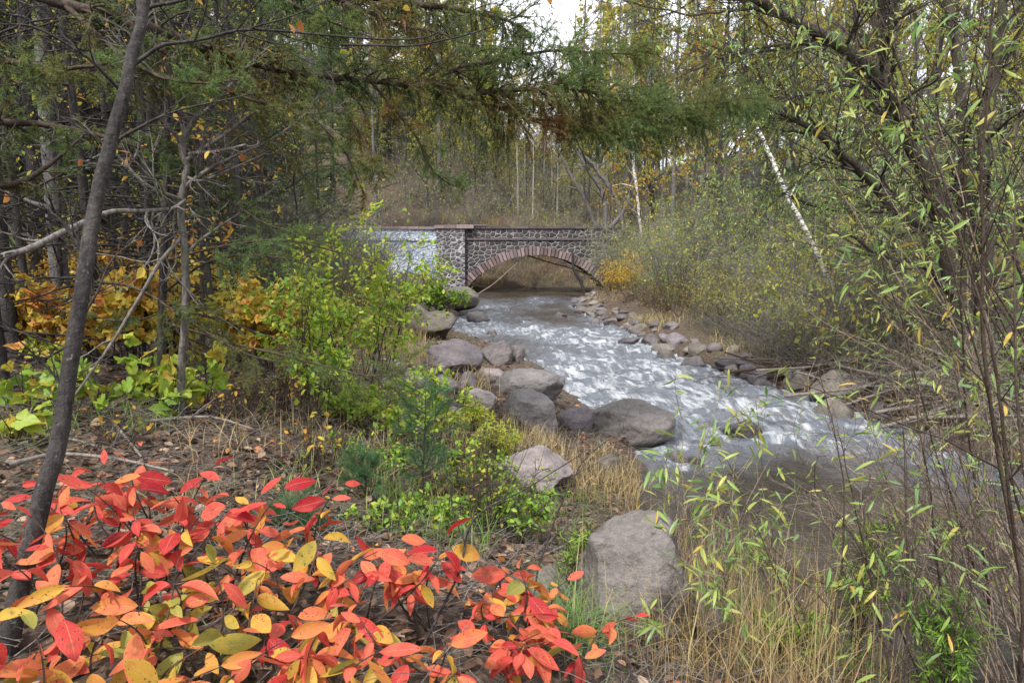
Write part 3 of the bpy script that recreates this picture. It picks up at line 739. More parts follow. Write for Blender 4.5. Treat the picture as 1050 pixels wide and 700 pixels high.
            mb.add(v, np.stack([i, i + 1, i + 3, i + 2], 1))
        mb.build('paint_stroke', m, wing, False)
    strokes('pale paint', (.55, .60, .65), 3, 22); strokes('blue paint', (.22, .30, .46), 7, 12); strokes('lilac paint', (.42, .41, .52), 11, 10)
    mb = MB(); box(mb, -2.6, 9.5, BY + .43, BY + W - .43, 2.9, 3.1); mb.build('road_deck', M['gravel'], br, False)
build_bridge()
# ---------------------------------------------------------------- boulders and stones
def on_ground(px, py, lo=1.0, hi=120.0):
    """where the line of sight through a photo place meets the ground or the water"""
    ys = np.geomspace(lo, hi, 1500)
    dx, dy = (px - 525) / 700.0, -(py - 350) / 700.0
    k = ys / (CT + dy * ST); xs = dx * k; zs = EYE + (-ST + dy * CT) * k
    g = np.maximum(ground_raw(xs, ys), 0.0)
    i = int(np.argmax(zs < g)); 
    if zs[i] >= g[i]: i = len(ys) - 1
    return np.array((xs[i], ys[i], g[i]))

def rock(px, py, w, h, base, mat, label, group=None, seed=0, name='boulder', sub=4, Y=None, dy=0.85, **kw):
    """a rock whose outline in the photo is w x h round (px,py); base = the photo row where it meets water or ground"""
    rng = np.random.default_rng(1000 + seed)
    if Y is None: Y = on_ground(px, base)[1]
    sx = w / 700 * Y / 2; c = P(px, py, Y + sx * dy * 0.6)
    sz = h / 700 * Y / 2
    z0 = min(c[2] - sz, max(ground(c[0], c[1]), -0.3)) - 0.08
    top = c[2] + sz
    cz, hz = (top + z0) / 2, (top - z0) / 2
    kw = dict(dict(cuts=13, rough=0.06, tilt=0.12, depth=(.55, .9)), **kw)
    mb = MB(); rock_mesh(mb, rng, (c[0], c[1], cz), (sx * 1.12, sx * dy * 1.1, hz * 1.15), sub, rz=0.0, **kw)
    o = whole(name, mb, M[mat], label, 'boulder' if name == 'boulder' else 'stone', group, (c[0], c[1], cz))
    if min(top, 9) > 0 and z0 < 0.05: ROCKS.append((c[0], c[1], sx))
    return o
GB = 'boulders along the left shore of the stream'
rock(650, 585, 122, 118, 690, 'rock_warm', 'large rounded grey boulder with sedge hanging over it, nearest to the camera', GB, 1, sub=5, Y=2.95, cuts=9, rough=0.06, depth=(.78, .96))
rock(545, 482, 84, 42, 505, 'rock_pale', 'pale pinkish boulder above the golden grass, sunk in green shrubs', GB, 2, sub=5, cuts=12)
rock(645, 432, 90, 40, 450, 'rock_warm', 'long low grey brown boulder lapped by rapids at the tip of the shore', GB, 3, sub=5, cuts=11, depth=(.68, .95))
rock(546, 421, 58, 48, 444, 'rock_grey', 'steep pale grey boulder with a flat slanted face at the water', GB, 4, sub=5, cuts=13)
rock(540, 394, 74, 30, 408, 'rock_grey', 'broad rounded grey boulder just behind the steep pale one', GB, 5, sub=5, cuts=10, depth=(.68, .95))
rock(590, 428, 36, 28, 442, 'rock_purple', 'small dark purple grey boulder between the steep and the long low boulder', GB, 6)
rock(491, 409, 34, 20, 418, 'rock_pale', 'light round stone left of the broad rounded boulder', GB, 7)
rock(463, 367, 60, 32, 379, 'rock_purple', 'wide flat purplish boulder with a dead branch lying on it', GB, 8, sub=5)
rock(507, 362, 34, 28, 374, 'rock_dark', 'dark upright boulder beside the wide flat purplish one', GB, 9)
rock(531, 363, 18, 18, 371, 'rock_dark', 'small dark wet stone at the outer side of the dark upright boulder', GB, 10)
rock(440, 331, 58, 32, 347, 'rock_brown', 'big rounded brown boulder half hidden by green leaves upstream', GB, 11)
rock(490, 325, 25, 13, 331, 'rock_dark', 'small dark boulder standing alone in white water', GB, 12)
rock(468, 308, 44, 24, 319, 'rock_brown', 'dark brown boulder by the foot of the bridge arch', GB, 13)
rock(413, 290, 46, 18, 298, 'rock_brown', 'brown rounded boulder at the foot of the painted wing wall', GB, 14)
rock(427, 318, 26, 12, 324, 'rock_pale', 'light flat stone on the far left shore above the brown boulder', GB, 15)
rock(447, 381, 34, 12, 388, 'rock_purple', 'thin purplish slab in front of the wide flat boulder', GB, 16)
rock(478, 391, 20, 22, 402, 'rock_purple', 'narrow pointed purplish stone wedged before the broad boulder', GB, 17)
rock(502, 385, 34, 14, 392, 'rock_pale', 'low pale slab between the dark upright and the broad boulder', GB, 18)
rock(424, 388, 26, 20, 398, 'rock_pale', 'pinkish blocky stone left of the thin slab', GB, 19)
rock(455, 393, 30, 16, 401, 'rock_grey', 'grey slab sloping beside the narrow pointed stone', GB, 20)
rock(730, 642, 52, 62, 676, 'rock_dark', 'dark jagged boulder among golden reeds by the near water', GB, 21, sub=5, Y=3.25)
rock(452, 612, 80, 60, 650, 'rock_grey', 'grey rock low behind the red leaved bushes', GB, 22, sub=5, Y=2.7)
rock(903, 650, 76, 44, 672, 'rock_purple', 'purple grey stone lying in shallow water under the bare willow stems', GB, 23, sub=5, Y=3.6)
rock(805, 694, 46, 28, 708, 'rock_dark', 'small dark stone at the lower edge among the reeds', GB, 24, Y=3.0)
rock(560, 598, 60, 34, 618, 'rock_brown', 'mossy brown stone left of the largest boulder', GB, 25, Y=3.1)
rock(620, 478, 46, 22, 490, 'rock_brown', 'low brown stone among golden grass behind the pale pinkish boulder', GB, 26)
rock(700, 470, 40, 14, 478, 'rock_dark', 'wet dark stone awash off the tip of the long low boulder', GB, 27)
rock(760, 440, 44, 16, 448, 'rock_dark', 'flat dark stone awash in the middle rapid', GB, 28)
# loose pale stones on the shore left of the boulders
r_ = np.random.default_rng(8)
for k, (px, py, w) in enumerate([(398, 405, 17), (412, 418, 20), (432, 412, 18), (389, 425, 19), (420, 436, 22), (446, 425, 19), (404, 440, 20), (466, 420, 16), (452, 404, 14), (377, 412, 15), (394, 392, 14), (437, 398, 13), (383, 378, 15), (405, 372, 16), (372, 395, 14), (472, 433, 18)]):
    rock(px, py, w, w * .6, py + w * .3, ('rock_pale', 'rock_grey')[k % 3 == 2], ('pale pinkish cobble' if k % 3 != 2 else 'grey cobble') + ' on the stony left shore behind the green shrub', 'cobbles on the stony left shore', 60 + k, 'cobble', 3)
# right waterline
big = [(780, 386, 40, 22, 397, 'rock_purple', 'purplish wedge shaped stone on the right waterline'), (822, 388, 34, 22, 398, 'rock_brown', 'brown rounded stone right of the purplish wedge on the right waterline'),
       (862, 396, 62, 34, 411, 'rock_brown', 'widest brown boulder under the driftwood on the right waterline'), (748, 371, 28, 16, 379, 'rock_purple', 'purple grey stone upstream of the wedge on the right waterline'),
       (905, 420, 36, 22, 430, 'rock_dark', 'dark boulder downstream of the widest brown one under the driftwood'), (716, 358, 24, 15, 366, 'rock_brown', 'brown stone with leaves behind it midway on the right waterline'),
       (960, 452, 50, 26, 464, 'rock_dark', 'dark boulder under the bank below the big willow')]
for k, (px, py, w, h, b, m, lab) in enumerate(big): rock(px, py, w, h, b, m, lab, 'larger stones of the right waterline', 100 + k)
n = 0
for y in np.concatenate([np.linspace(9.5, 16, 16), np.linspace(16.4, 34, 40)]):
    for rep in range(2):
        x = right_edge(y) + r_.normal(.12 + .38 * rep, .16); s = r_.uniform(.08, .26) * (1.15 - .3 * rep); yy = y + r_.normal(0, .12)
        z = max(ground(x, yy), 0.0)
        mb = MB(); rock_mesh(mb, r_, (x, yy, z + s * .12), (s * 1.25, s, s * .7), 3, 12, .06, depth=(.55, .9))
        where = 'far' if y > 24 else ('middle' if y > 15 else 'near')
        mt = ['rock_purple', 'rock_dark', 'rock_brown', 'rock_purple'][r_.integers(0, 4)]
        cn = {'rock_purple': 'purplish', 'rock_dark': 'dark', 'rock_brown': 'brown'}[mt]
        lab = {'far': 'small %s stone in the rocky edge near the bridge below the yellow shrub', 'middle': 'small %s stone in the rocky edge midway along the right bank', 'near': 'small %s stone at the right waterline below the driftwood'}[where] % cn
        whole('stone', mb, M[mt], lab, 'stone', 'small stones lining the right bank', (x, yy, z)); n += 1
        if rep == 0: ROCKS.append((x, yy, s))
# stones breaking the surface under the bridge and in the rapids
for k, (px, py, w) in enumerate([(575, 322, 12), (610, 330, 13), (640, 338, 14), (520, 316, 10), (505, 340, 14), (598, 307, 9), (672, 352, 14), (540, 330, 8)]):
    rock(px, py, w, w * .45, py + w * .25, 'rock_dark', 'small dark stone awash in the white water upstream', 'stones awash upstream', 140 + k, 'stone', 3)
build_water()
# ---------------------------------------------------------------- woods: one of each kind, then copies
ALL_PROTO = {}
def kind_tree(seed, H, r, nbr, t0, ang, ratio, up, leaf_n, leaf_s, tint, twig=(4, 3), wand=0.05, tpl=LEAF_QUAD, crook=0.25, spread=1.0):
    rng = np.random.default_rng(seed)
    m = 22; s = np.linspace(0, 1, m)
    p = np.stack([crook * fbm(s * 2 + seed, s * 0 + 1.5, 0, 3) * (s ** .7) * 2, crook * fbm(s * 2 + seed, s * 0 + 7.5, 0, 3) * (s ** .7) * 2, s * H - 0.25], 1)[None]
    rd = (r * (1 - 0.88 * s ** .9) * (1 + 0.45 * np.exp(-s * 26)))[None]
    wood = MB(); tubes(wood, p, rd, 9)
    b1, r1, _ = grow(rng, p, rd, nbr, ratio, ang, (t0, .99), up, 0.10, 7, 0.42, 0.25, 0.62, 0.006)
    tubes(wood, b1, r1, 4)
    b2, r2, _ = grow(rng, b1, r1, twig[0], .48, (42, 14), (.2, 1), up * .8, 0.14, 5, 0.6, 0.35, 0.5, 0.005)
    tubes(wood, b2, r2, 3)
    b3, r3, _ = grow(rng, b2, r2, twig[1], .55, (42, 14), (.2, 1), up * .5, 0.16, 4, 0.7, 0.4, 0.4, 0.004)
    tubes(wood, b3, r3, 3)
    cr = MB()
    leafy(cr, rng, b3, leaf_n, leaf_s, tpl, tint, spread, 0.3)
    return wood, cr
def kind_conifer(seed, H, r, n1=110, dens=1.0, t0=.10, wfac=.19, dead=.0, nd=(34, .19, .030)):
    rng = np.random.default_rng(seed)
    m = 16; s = np.linspace(0, 1, m)
    p = np.stack([.10 * np.sin(s * 3 + seed), .1 * np.cos(s * 2.3 + seed) - .1, s * H - .2], 1)[None]
    rd = (r * (1 - .95 * s) + .004)[None]
    wood = MB(); tubes(wood, p, rd, 9)
    b1, r1, t = grow(rng, p, rd, n1, wfac, (98, 9), (t0, .985), -.12, .05, 7, .30, .2, .92, .008)
    tubes(wood, b1, r1, 4)
    b2, r2, _ = grow(rng, b1, r1, int(13 * dens), .42, (52, 10), (.12, 1), -.35, .08, 4, .5, .4, .62, .004, flat=.75)
    tubes(wood, b2, r2, 3)
    cr = MB()
    tf = lambda p, t, i, g: np.clip(.6 + .16 * g.normal(size=len(t)) + .15 * (t - .5) + .25 * pnoise(p[:, 0] * 1.5, p[:, 1] * 1.5, p[:, 2] * 1.5) - dead, 0, 1)
    needles(cr, rng, b2, nd[0] * dens, nd[1], nd[2], tf, 42, .05)
    needles(cr, rng, b1, nd[0] * dens, nd[1], nd[2], tf, 42, .35)
    return wood, cr
def kind_shrub(seed, H, n, spread, leaf_n, leaf_s, tint, tw=(7, 4), r=.012, tpl=LEAF_QUAD, up=.5, droop=.3, wander=.12, ang=(38, 14)):
    rng = np.random.default_rng(seed)
    m = 9
    a = rng.uniform(0, 2 * PI, n); el = np.clip(rng.normal(0, spread, n), -1.3, 1.3)
    d = np.stack([np.sin(el) * np.cos(a), np.sin(el) * np.sin(a), np.cos(el)], 1)
    b = np.stack([rng.normal(0, H * .06, n), rng.normal(0, H * .06, n), np.full(n, -.12)], 1)
    out = [b]; L = H * rng.uniform(.6, 1.1, n)
    for s in range(1, m):
        d = norm(d + wander * rng.normal(size=(n, 3)) * .7 + np.array([0, 0, up * .12])); out.append(out[-1] + d * (L / (m - 1))[:, None])
    p = np.stack(out, 1); rd = (r * rng.uniform(.6, 1.2, n))[:, None] * np.linspace(1, .25, m)[None]
    wood = MB(); tubes(wood, p, rd, 4)
    b2, r2, _ = grow(rng, p, rd, tw[0], .42, ang, (.2, 1), up * .5, wander, 5, .6, .35, .4, .0028)
    tubes(wood, b2, r2, 3)
    b3, r3, _ = grow(rng, b2, r2, tw[1], .55, ang, (.15, 1), up * .3, wander * 1.2, 4, .7, .5, .4, .0024)
    tubes(wood, b3, r3, 3)
    cr = MB(); leafy(cr, rng, b3, leaf_n, leaf_s, tpl, tint, 1.0, droop)
    return wood, cr

class Kind:
    """remembers one finished thing of a kind; put() places the first itself and copies after"""
    def __init__(s, name, wood, crown, mw, mc, cat, wn='trunk', cn='crown'):
        s.name, s.cat, s.used = name, cat, False
        s.root = thing(name, 'unplaced', cat, (0, 0, 0)); LABELS['unplaced'].remove(s.root)
        wood.build(wn, mw, s.root)
        if crown.n: crown.build(cn, mc, s.root)
    def put(s, loc, rz, sc, label, group):
        if not s.used:
            s.used = True; r = s.root
            r.location = [float(c) for c in loc]; r.rotation_euler = (0, 0, rz); r.scale = sc if hasattr(sc, '__len__') else (sc,) * 3
            r['label'] = label; r['group'] = group; LABELS.setdefault(label, []).append(r)
            return r
        return copy_thing(s.root, loc, rz, sc, label, group)

aspen = [Kind('bare_tree', *kind_tree(10 + i, 17 + i % 3, .10 + .02 * (i % 3), 60, .30, (42, 10), .18, .55, 900, (.07, .12), (.35, .25), (6, 4)), M['bark_grey'], M['yellowgreen'], 'tree') for i in range(4)]
pale = [Kind('aspen_tree', *kind_tree(30 + i, 15 + i, .085, 50, .38, (36, 9), .16, .7, 600, (.08, .13), (.25, .2), (5, 4)), M['bark_pale'], M['yellowgreen'], 'tree') for i in range(2)]
ygree = [Kind('leafy_tree', *kind_tree(50 + i, 13 + 2 * i, .13, 48, .2, (48, 12), .24, .35, 4600, (.09, .14), (.55, .2), (6, 4), crook=.5), M['bark_dark'], M['yellowgreen'], 'tree') for i in range(3)]
orang = [Kind('autumn_tree', *kind_tree(60 + i, 12, .10, 44, .25, (45, 12), .24, .4, 2600, (.08, .13), (.12, .12), (6, 4), crook=.5), M['bark_grey'], M['yellowgreen'], 'tree') for i in range(2)]
spruce = [Kind('spruce_tree', *kind_conifer(70 + i, 14 + 2 * i, .17, 150, 1.0, .08 + .05 * i), M['bark_dark'], M['needle_far'], 'tree') for i in range(3)]
deadfir = [Kind('thin_conifer', *kind_conifer(80 + i, 11 + i, .10, 70, .55, .15, .17, .25), M['bark_dark'], M['needle_far'], 'tree') for i in range(2)]
lefta = [Kind('dark_tree', *kind_tree(40 + i, 13 + i, .085, 60, .12, (62, 14), .14, .2, 500, (.06, .10), (.45, .25), (6, 4)), M['bark_dark'], M['yellowgreen'], 'tree') for i in range(3)]
sapl = [Kind('leafy_sapling', *kind_tree(45 + i, 5.5 + i * .7, .035, 40, .15, (50, 12), .26, .3, 420, (.05, .085), (.55, .25), (6, 4), crook=.35), M['bark_dark'], M['yellowgreen'], 'sapling') for i in range(3)]
twigt = [Kind('bare_conifer', kind_conifer(130 + i, 6.5 + i, .045, 64, .8, .08, .22)[0], MB(), M['bark_dark'], None, 'tree') for i in range(2)]
brush = [Kind('bare_bush', *kind_shrub(90 + i, 2.6, 16, .5, 700, (.05, .085), (.7, .22), (9, 5), .012, up=.35, wander=.2), M['bark_brush'], M['sage'], 'bush', 'stems', 'leaves') for i in range(3)]
brownb = [Kind('brown_bush', *kind_shrub(95 + i, 1.7, 18, .7, 260, (.03, .06), (.2, .2), (9, 5), .009, up=.1, wander=.24), M['bark_brown'], M['yellowgreen'], 'bush', 'stems', 'leaves') for i in range(2)]
leafb = [Kind('leafy_bush', *kind_shrub(100 + i, 2.6, 17, .55, 680, (.055, .10), (.58 + .08 * i, .22), (9, 5), .011, up=.3, wander=.18), M['bark_brush'], M['yellowgreen'], 'bush', 'stems', 'leaves') for i in range(3)]
yellb = [Kind('yellow_bush', *kind_shrub(110 + i, 1.7, 16, .6, 1100, (.06, .10), (.55, .18), (8, 4), .009, up=.3), M['bark_brown'], M['orange'], 'bush', 'stems', 'leaves') for i in range(2)]
willb = [Kind('willow_bush', *kind_shrub(120 + i, 3.4, 16, .42, 1300, (.09, .15), (.62, .25), (8, 4), .014, LEAF_NARROW, up=.35, droop=.5), M['bark_willow'], M['willow'], 'bush', 'stems', 'leaves') for i in range(3)]

rg = np.random.default_rng(2024)
def row(kinds, spots, noun, group, sc=(.85, 1.2), sink=0.0, lab=None):
    """spots [(px, Y)]: labels by the order across the photo"""
    spots = sorted(spots, key=lambda q: q[0])
    names = ordinals(len(spots))
    for k, (px, Y) in enumerate(spots):
        x = (px - 525) / 700.0 * Y
        kd = kinds[(k + len(spots)) % len(kinds)]
        s = rg.uniform(*sc)
        kd.put((x, Y, ground(x, Y) - sink), rg.uniform(0, 6.28), (s, s, s * rg.uniform(.92, 1.1)), '%s of the %s' % (names[k], noun), group)

# beyond the bridge
row(pale, [(531, 56), (538, 60), (546, 55), (557, 58), (565, 63), (571, 56), (578, 60), (519, 66)], 'pale slender aspens standing behind the bridge parapet', 'pale aspens behind the bridge', (.82, .95))
row(aspen, [(596, 58), (612, 52), (630, 55), (645, 60), (660, 50), (676, 62)], 'grey bare trees behind the right bridge end', 'grey trees behind the right end of the bridge', (1.2, 1.5))
row(spruce, [(362, 62), (402, 58), (432, 72), (466, 66), (500, 74)], 'dark spruces rising behind the painted wing wall', 'spruces behind the bridge', (1.0, 1.45))
row(aspen, [(388, 50), (425, 62), (452, 56), (478, 66)], 'bare trees behind the wing wall', 'bare trees behind the wing wall', (1.1, 1.4))
row(leafb, [(405, 60), (428, 57), (455, 62), (475, 58), (498, 61), (515, 57), (540, 62), (566, 58), (590, 61), (610, 56)], 'leafy bushes on the slope behind the bridge', 'leafy bushes behind the bridge', (1.3, 2.0))
row(spruce, [(470, 76), (494, 58), (556, 84), (532, 74)], 'small firs on the slope behind the bridge', 'small firs behind the bridge', (.32, .5))
row(brush, [(396, 49), (418, 52), (442, 50), (466, 54), (490, 51), (512, 55), (534, 51), (560, 50), (588, 53), (612, 50)], 'bare bushes above the bridge coping', 'bushes behind the bridge', (1.3, 1.9))
row(brush, [(492, 45.4), (505, 46.4), (518, 45.6), (532, 46.6), (546, 46.0), (560, 47.0), (574, 47.5), (590, 48), (526, 48), (553, 48.6)], 'grey brown bushes seen through the arch', 'bushes seen through the arch', (.45, .75))
row(yellb, [(553, 49.5), (541, 50)], 'yellowish bushes seen through the arch', 'yellow bushes seen through the arch', (.7, .9))
# right wood, far to near
row(aspen, [(688, 44), (706, 52), (722, 40), (738, 48), (752, 56), (770, 42), (786, 50), (804, 38), (820, 46), (836, 54)], 'straight grey bare trees behind the leaning willow limbs', 'grey trees of the right wood', (1.0, 1.4))
row(aspen, [(850, 36), (866, 44), (884, 52), (900, 34), (920, 42), (942, 50), (966, 32), (990, 40), (1014, 48), (1040, 36)], 'straight grey bare trees deep behind the right willow', 'grey trees deep in the right wood', (1.0, 1.4))
row(ygree, [(398, 64), (446, 58), (484, 70), (598, 66), (632, 62), (660, 74)], 'yellow green leafy trees beyond the bridge', 'leafy trees beyond the bridge', (.85, 1.1))
row(ygree, [(392, 53), (418, 57), (440, 52), (462, 56), (486, 54), (508, 57), (584, 55), (604, 52), (624, 57), (646, 51)], 'small yellow green trees close behind the bridge', 'small leafy trees behind the bridge', (.55, .8))
row(sapl, [(524, 56), (540, 58), (554, 55), (568, 58)], 'slim leafy saplings under the sky gap', 'saplings behind the bridge', (1.2, 1.6))
row(ygree, [(668, 46), (735, 36), (810, 34), (870, 32), (940, 32), (1010, 28), (1100, 30)], 'yellow green leafy trees of the right wood', 'leafy trees of the right wood', (.9, 1.3))
row(orang, [(628, 42), (655, 34), (716, 30)], 'orange leaved trees over the right bridge end', 'orange trees right of the bridge', (.85, 1.15))
row(deadfir, [(642, 40), (780, 34), (1010, 30)], 'thin dark conifers inside the right wood', 'thin conifers of the right wood', (.7, 1.0))
row(brush, [(622, 37.5), (630, 36.5), (640, 38), (650, 36), (634, 35), (662, 37), (648, 34), (674, 35)], 'tangled grey bushes over the right bridge end', 'grey bushes at the right bridge end', (1.15, 1.5))
row(yellb, [(626, 32), (638, 30.5), (650, 29), (660, 31), (642, 33)], 'bright yellow bushes at the waterside by the bridge', 'yellow bushes by the right bridge end', (.75, 1.0))
row(leafb, [(652, 34), (664, 33), (680, 33.5), (662, 30), (674, 27), (676, 25), (694, 23), (712, 21.5), (690, 29), (725, 25), (668, 33)], 'leafy bushes on the upper right bank', 'leafy bushes of the upper right bank', (.85, 1.25))
row(brownb, [(645, 25), (662, 22.5), (680, 20.5), (700, 19), (722, 17.5), (744, 16)], 'low brown bushes along the right stones', 'brown bushes along the right stones', (.6, .9))
row(leafb, [(742, 19), (765, 17.5), (790, 16), (812, 18), (838, 15.5), (862, 14), (890, 15), (915, 13), (948, 14.5), (985, 12.8)], 'leafy bushes behind the right driftwood', 'leafy bushes behind the driftwood', (.75, 1.1))
row(yellb, [(945, 17), (975, 15), (1000, 14)], 'small yellow bushes in the right bank thicket', 'yellow bushes in the right thicket', (.6, .95))
row(leafb, [(655, 27), (672, 23), (690, 20.5), (712, 18), (735, 16.2), (760, 14.8), (790, 13.8), (825, 12.8)], 'low leafy bushes just above the right waterline', 'low leafy bushes of the right waterline', (.3, .48))
row(willb, [(700, 26), (735, 24), (770, 22), (805, 20), (838, 18), (872, 16), (905, 18), (940, 15), (975, 16.5), (1015, 15), (1060, 14)], 'willow bushes under the leaning willow limbs', 'willow bushes of the right thicket', (.95, 1.35))
# left wood
row(spruce, [(-60, 14), (-5, 13), (38, 17), (85, 12), (120, 19), (170, 15), (215, 23), (262, 26), (300, 36), (345, 42)], 'dark spruces of the left wood', 'spruces of the left wood', (.9, 1.25))
row(deadfir, [(10, 10.5), (110, 12.5), (150, 15.5), (240, 19), (285, 24), (330, 30)], 'thin ragged conifers of the left wood', 'ragged conifers of the left wood', (.7, 1.05))
row(lefta, [(-20, 12), (22, 15), (52, 11), (98, 14), (134, 18), (160, 12), (196, 17), (228, 15), (250, 20), (278, 18)], 'dark twiggy trunks among the left conifers', 'bare trunks of the left wood', (.75, 1.1))
row(ygree, [(60, 30), (180, 34), (270, 46), (360, 52), (130, 24)], 'leafy trees among the left conifers', 'leafy trees of the left wood', (.7, 1.0))
row(orang, [(80, 20), (320, 44), (395, 58)], 'orange trees behind the left conifers', 'orange trees of the left wood', (.7, 1.0))
row(sapl, [(-10, 8.5), (30, 9.5), (66, 8), (98, 9.5), (128, 8.6), (160, 10.5), (190, 12), (222, 11), (250, 13), (282, 12), (310, 15)], 'leafy saplings of the left wood', 'leafy saplings of the left wood', (.8, 1.15))
row(twigt, [(-25, 5.2), (22, 6.6), (78, 6.0), (122, 7.4), (152, 6.4), (212, 7.6), (246, 8.6), (268, 10.5)], 'bare dark twiggy conifers of the near left wood', 'bare conifers of the near left wood', (.8, 1.1))
row(brush, [(225, 22), (250, 26), (272, 21), (292, 28), (312, 24), (334, 30), (352, 26), (370, 33), (388, 36)], 'bare grey bushes left of the wing wall', 'grey bushes on the left slope', (1.0, 1.7))
row(leafb, [(365, 27), (340, 20), (300, 17), (386, 31)], 'leafy bushes on the slope before the wing wall', 'leafy bushes on the left slope', (.6, .9))
row(yellb, [(150, 10.2), (172, 9.0), (195, 10.8), (215, 9.6), (130, 11.5), (105, 9.8), (68, 10.4), (35, 9.5)], 'yellow bushes edging the left wood', 'yellow bushes of the left wood edge', (.65, .95))
row(brownb, [(20, 7.6), (120, 8.2), (235, 11), (285, 12.5), (340, 14), (365, 17)], 'low brown bushes on the left forest floor', 'brown bushes of the left floor', (.5, .8))

# the wood far behind reads as one mass
def far_wood():
    rng = np.random.default_rng(4)
    a = [kind_tree(200 + i, 17, .14, 30, .12, (46, 10), .20, .45, 1700, (.22, .36), (.5, .25), (3, 3)) for i in range(2)]
    c = [kind_conifer(210 + i, 17, .18, 60, .5, .08, .17, nd=(14, .38, .07)) for i in range(2)]
    tr, cl, cn = MB(), MB(), MB()
    def put(dst, src, x, y, z, s):
        for v, t in zip(src.v, src.t): pass
        v = np.concatenate(src.v); f0 = {}
        for f in src.f: f0.setdefault(f.shape[1], []).append(f)
        an = rng.uniform(0, 6.28); ca, sa = math.cos(an), math.sin(an)
        w = np.stack([v[:, 0] * ca - v[:, 1] * sa, v[:, 0] * sa + v[:, 1] * ca, v[:, 2]], 1) * s + np.array((x, y, z))
        dst.add(w, [np.concatenate(q) for q in f0.values()], np.concatenate(src.t))
    for k in range(330):
        Y = rng.uniform(66, 150); px = rng.uniform(-250, 1300); x = (px - 525) / 700 * Y
        z = ground(x, Y); s = rng.uniform(1.15, 1.7)
        if 512 < px < 575: s *= .42
        con = rng.random() < (.38 if px < 520 else .12)
        w, l = (c if con else a)[rng.integers(0, 2)]
        put(tr, w, x, Y, z, s); put(cn if con else cl, l, x, Y, z, s)
    bw = MB(); q, _ = kind_shrub(220, 2.6, 15, .5, 1, (.04, .07), (.4, .2), (8, 3), .014, up=.35, wander=.2)
    for k in range(420):
        if k < 230: Y = rng.uniform(48, 100); px = rng.uniform(150, 1000)
        elif k < 320: Y = rng.uniform(18, 40); px = rng.uniform(-60, 395)
        else: Y = rng.uniform(20, 46); px = rng.uniform(690, 1150)
        x = (px - 525) / 700 * Y; z = ground(x, Y)
        if z < .5: continue
        put(bw, q, x, Y, z, rng.uniform(.8, 1.5) * (1.5 if Y > 60 else 1))
    stuff('brushwood', bw, M['bark_grey'], 'mass of bare grey brushwood on the wooded slopes', 'brushwood')
    for nm, q, mt, lab in (('far_wood_trunks', tr, M['bark_grey'], 'mass of bare trunks of the wood far behind the bridge'), ('far_wood_foliage', cl, M['yellowgreen'], 'pale autumn foliage of the wood far behind the bridge'), ('far_wood_conifers', cn, M['needle_far'], 'dark conifer mass of the wood far behind the bridge')):
        stuff(nm, q, mt, lab, 'woods')
far_wood()
# ---------------------------------------------------------------- near trees, bushes, grasses
def below(px, py, Y):
    """the ground straight under a photo place at depth Y"""
    p = P(px, py, Y); return np.array((p[0], p[1], ground(p[0], p[1])))
def limbs(rng, specs, m=22, wob=.012):
    a = [limb(rng, s[0], s[1], s[2], m, wob) for s in specs]
    return np.concatenate([q[0] for q in a]), np.concatenate([q[1] for q in a])

# --- slim leaning tree in front at the left
def slim_tree():
    g = np.random.default_rng(301)
    b = on_ground(2, 676)
    t = thing('slim_tree', 'slim dark leaning tree trunk in front at the left rising behind the red leaves', 'tree', b)
    pts = [b - (0.02, 0, .1)] + [P(*q) for q in ((42, 510, b[1] + .12), (62, 440, b[1] + .2), (92, 245, b[1] + .35), (112, 150, b[1] + .45), (136, 60, b[1] + .55), (154, -20, b[1] + .65), (168, -120, b[1] + .7))]
    p = spline(pts, 40); s = np.linspace(0, 1, 40); sd = 3
    p[:, 0] += .012 * pnoise(s * 14, s * 0 + 4.4); p[:, 1] += .012 * pnoise(s * 14, s * 0 + 8.4)
    r = (.027 - .012 * s) * (1 + .25 * np.exp(-s * 30)) * (1 + .06 * pnoise(s * 40, s * 0))
    mb = MB(); tubes(mb, p[None], r[None], 14); L, R = limbs(g, [([(88, 265, 3.0), (60, 225, 3.0), (20, 205, 2.9), (-30, 180, 2.8)], .009, .004), ([(112, 150, 3.2), (150, 128, 3.2), (190, 112, 3.3), (262, 96, 3.4)], .008, .003),
        ([(132, 70, 3.3), (165, 48, 3.3), (200, 42, 3.4), (255, 30, 3.5), (330, 36, 3.6), (430, 40, 3.7), (470, 20, 3.8)], .010, .003), ([(126, 95, 3.3), (90, 60, 3.2), (40, 30, 3.1), (0, 25, 3.0)], .009, .003),
        ([(146, 10, 3.4), (190, 0, 3.4), (240, -20, 3.5)], .01, .004), ([(75, 350, 2.9), (100, 300, 2.9), (120, 262, 3.0), (180, 225, 3.1)], .006, .002), ([(68, 400, 2.8), (40, 370, 2.8), (0, 330, 2.7)], .006, .002),
        ([(350, 46, 3.6), (430, 46, 3.7), (520, 22, 3.8), (560, -6, 3.9)], .006, .002), ([(250, 32, 3.5), (300, 16, 3.5), (360, -12, 3.6)], .005, .002)])
    tubes(mb, L, R, 6)
    a, ra, _ = grow(g, L, R, 11, .42, (45, 14), (.15, 1), .2, .16, 7, .6, .4, .4, .0022); tubes(mb, a, ra, 4)
    a2, ra2, _ = grow(g, a, ra, 3, .5, (45, 14), (.2, 1), .2, .2, 5, .7, .5, .4, .0016); tubes(mb, a2, ra2, 3)
    mb.build('trunk', M['bark_dark'], t)
    mb = MB(); leafy(mb, g, a2, 14, (.05, .08), LEAF_MID, (.2, .15), 1, .5); mb.build('leaves', M['orange'], t)
slim_tree()

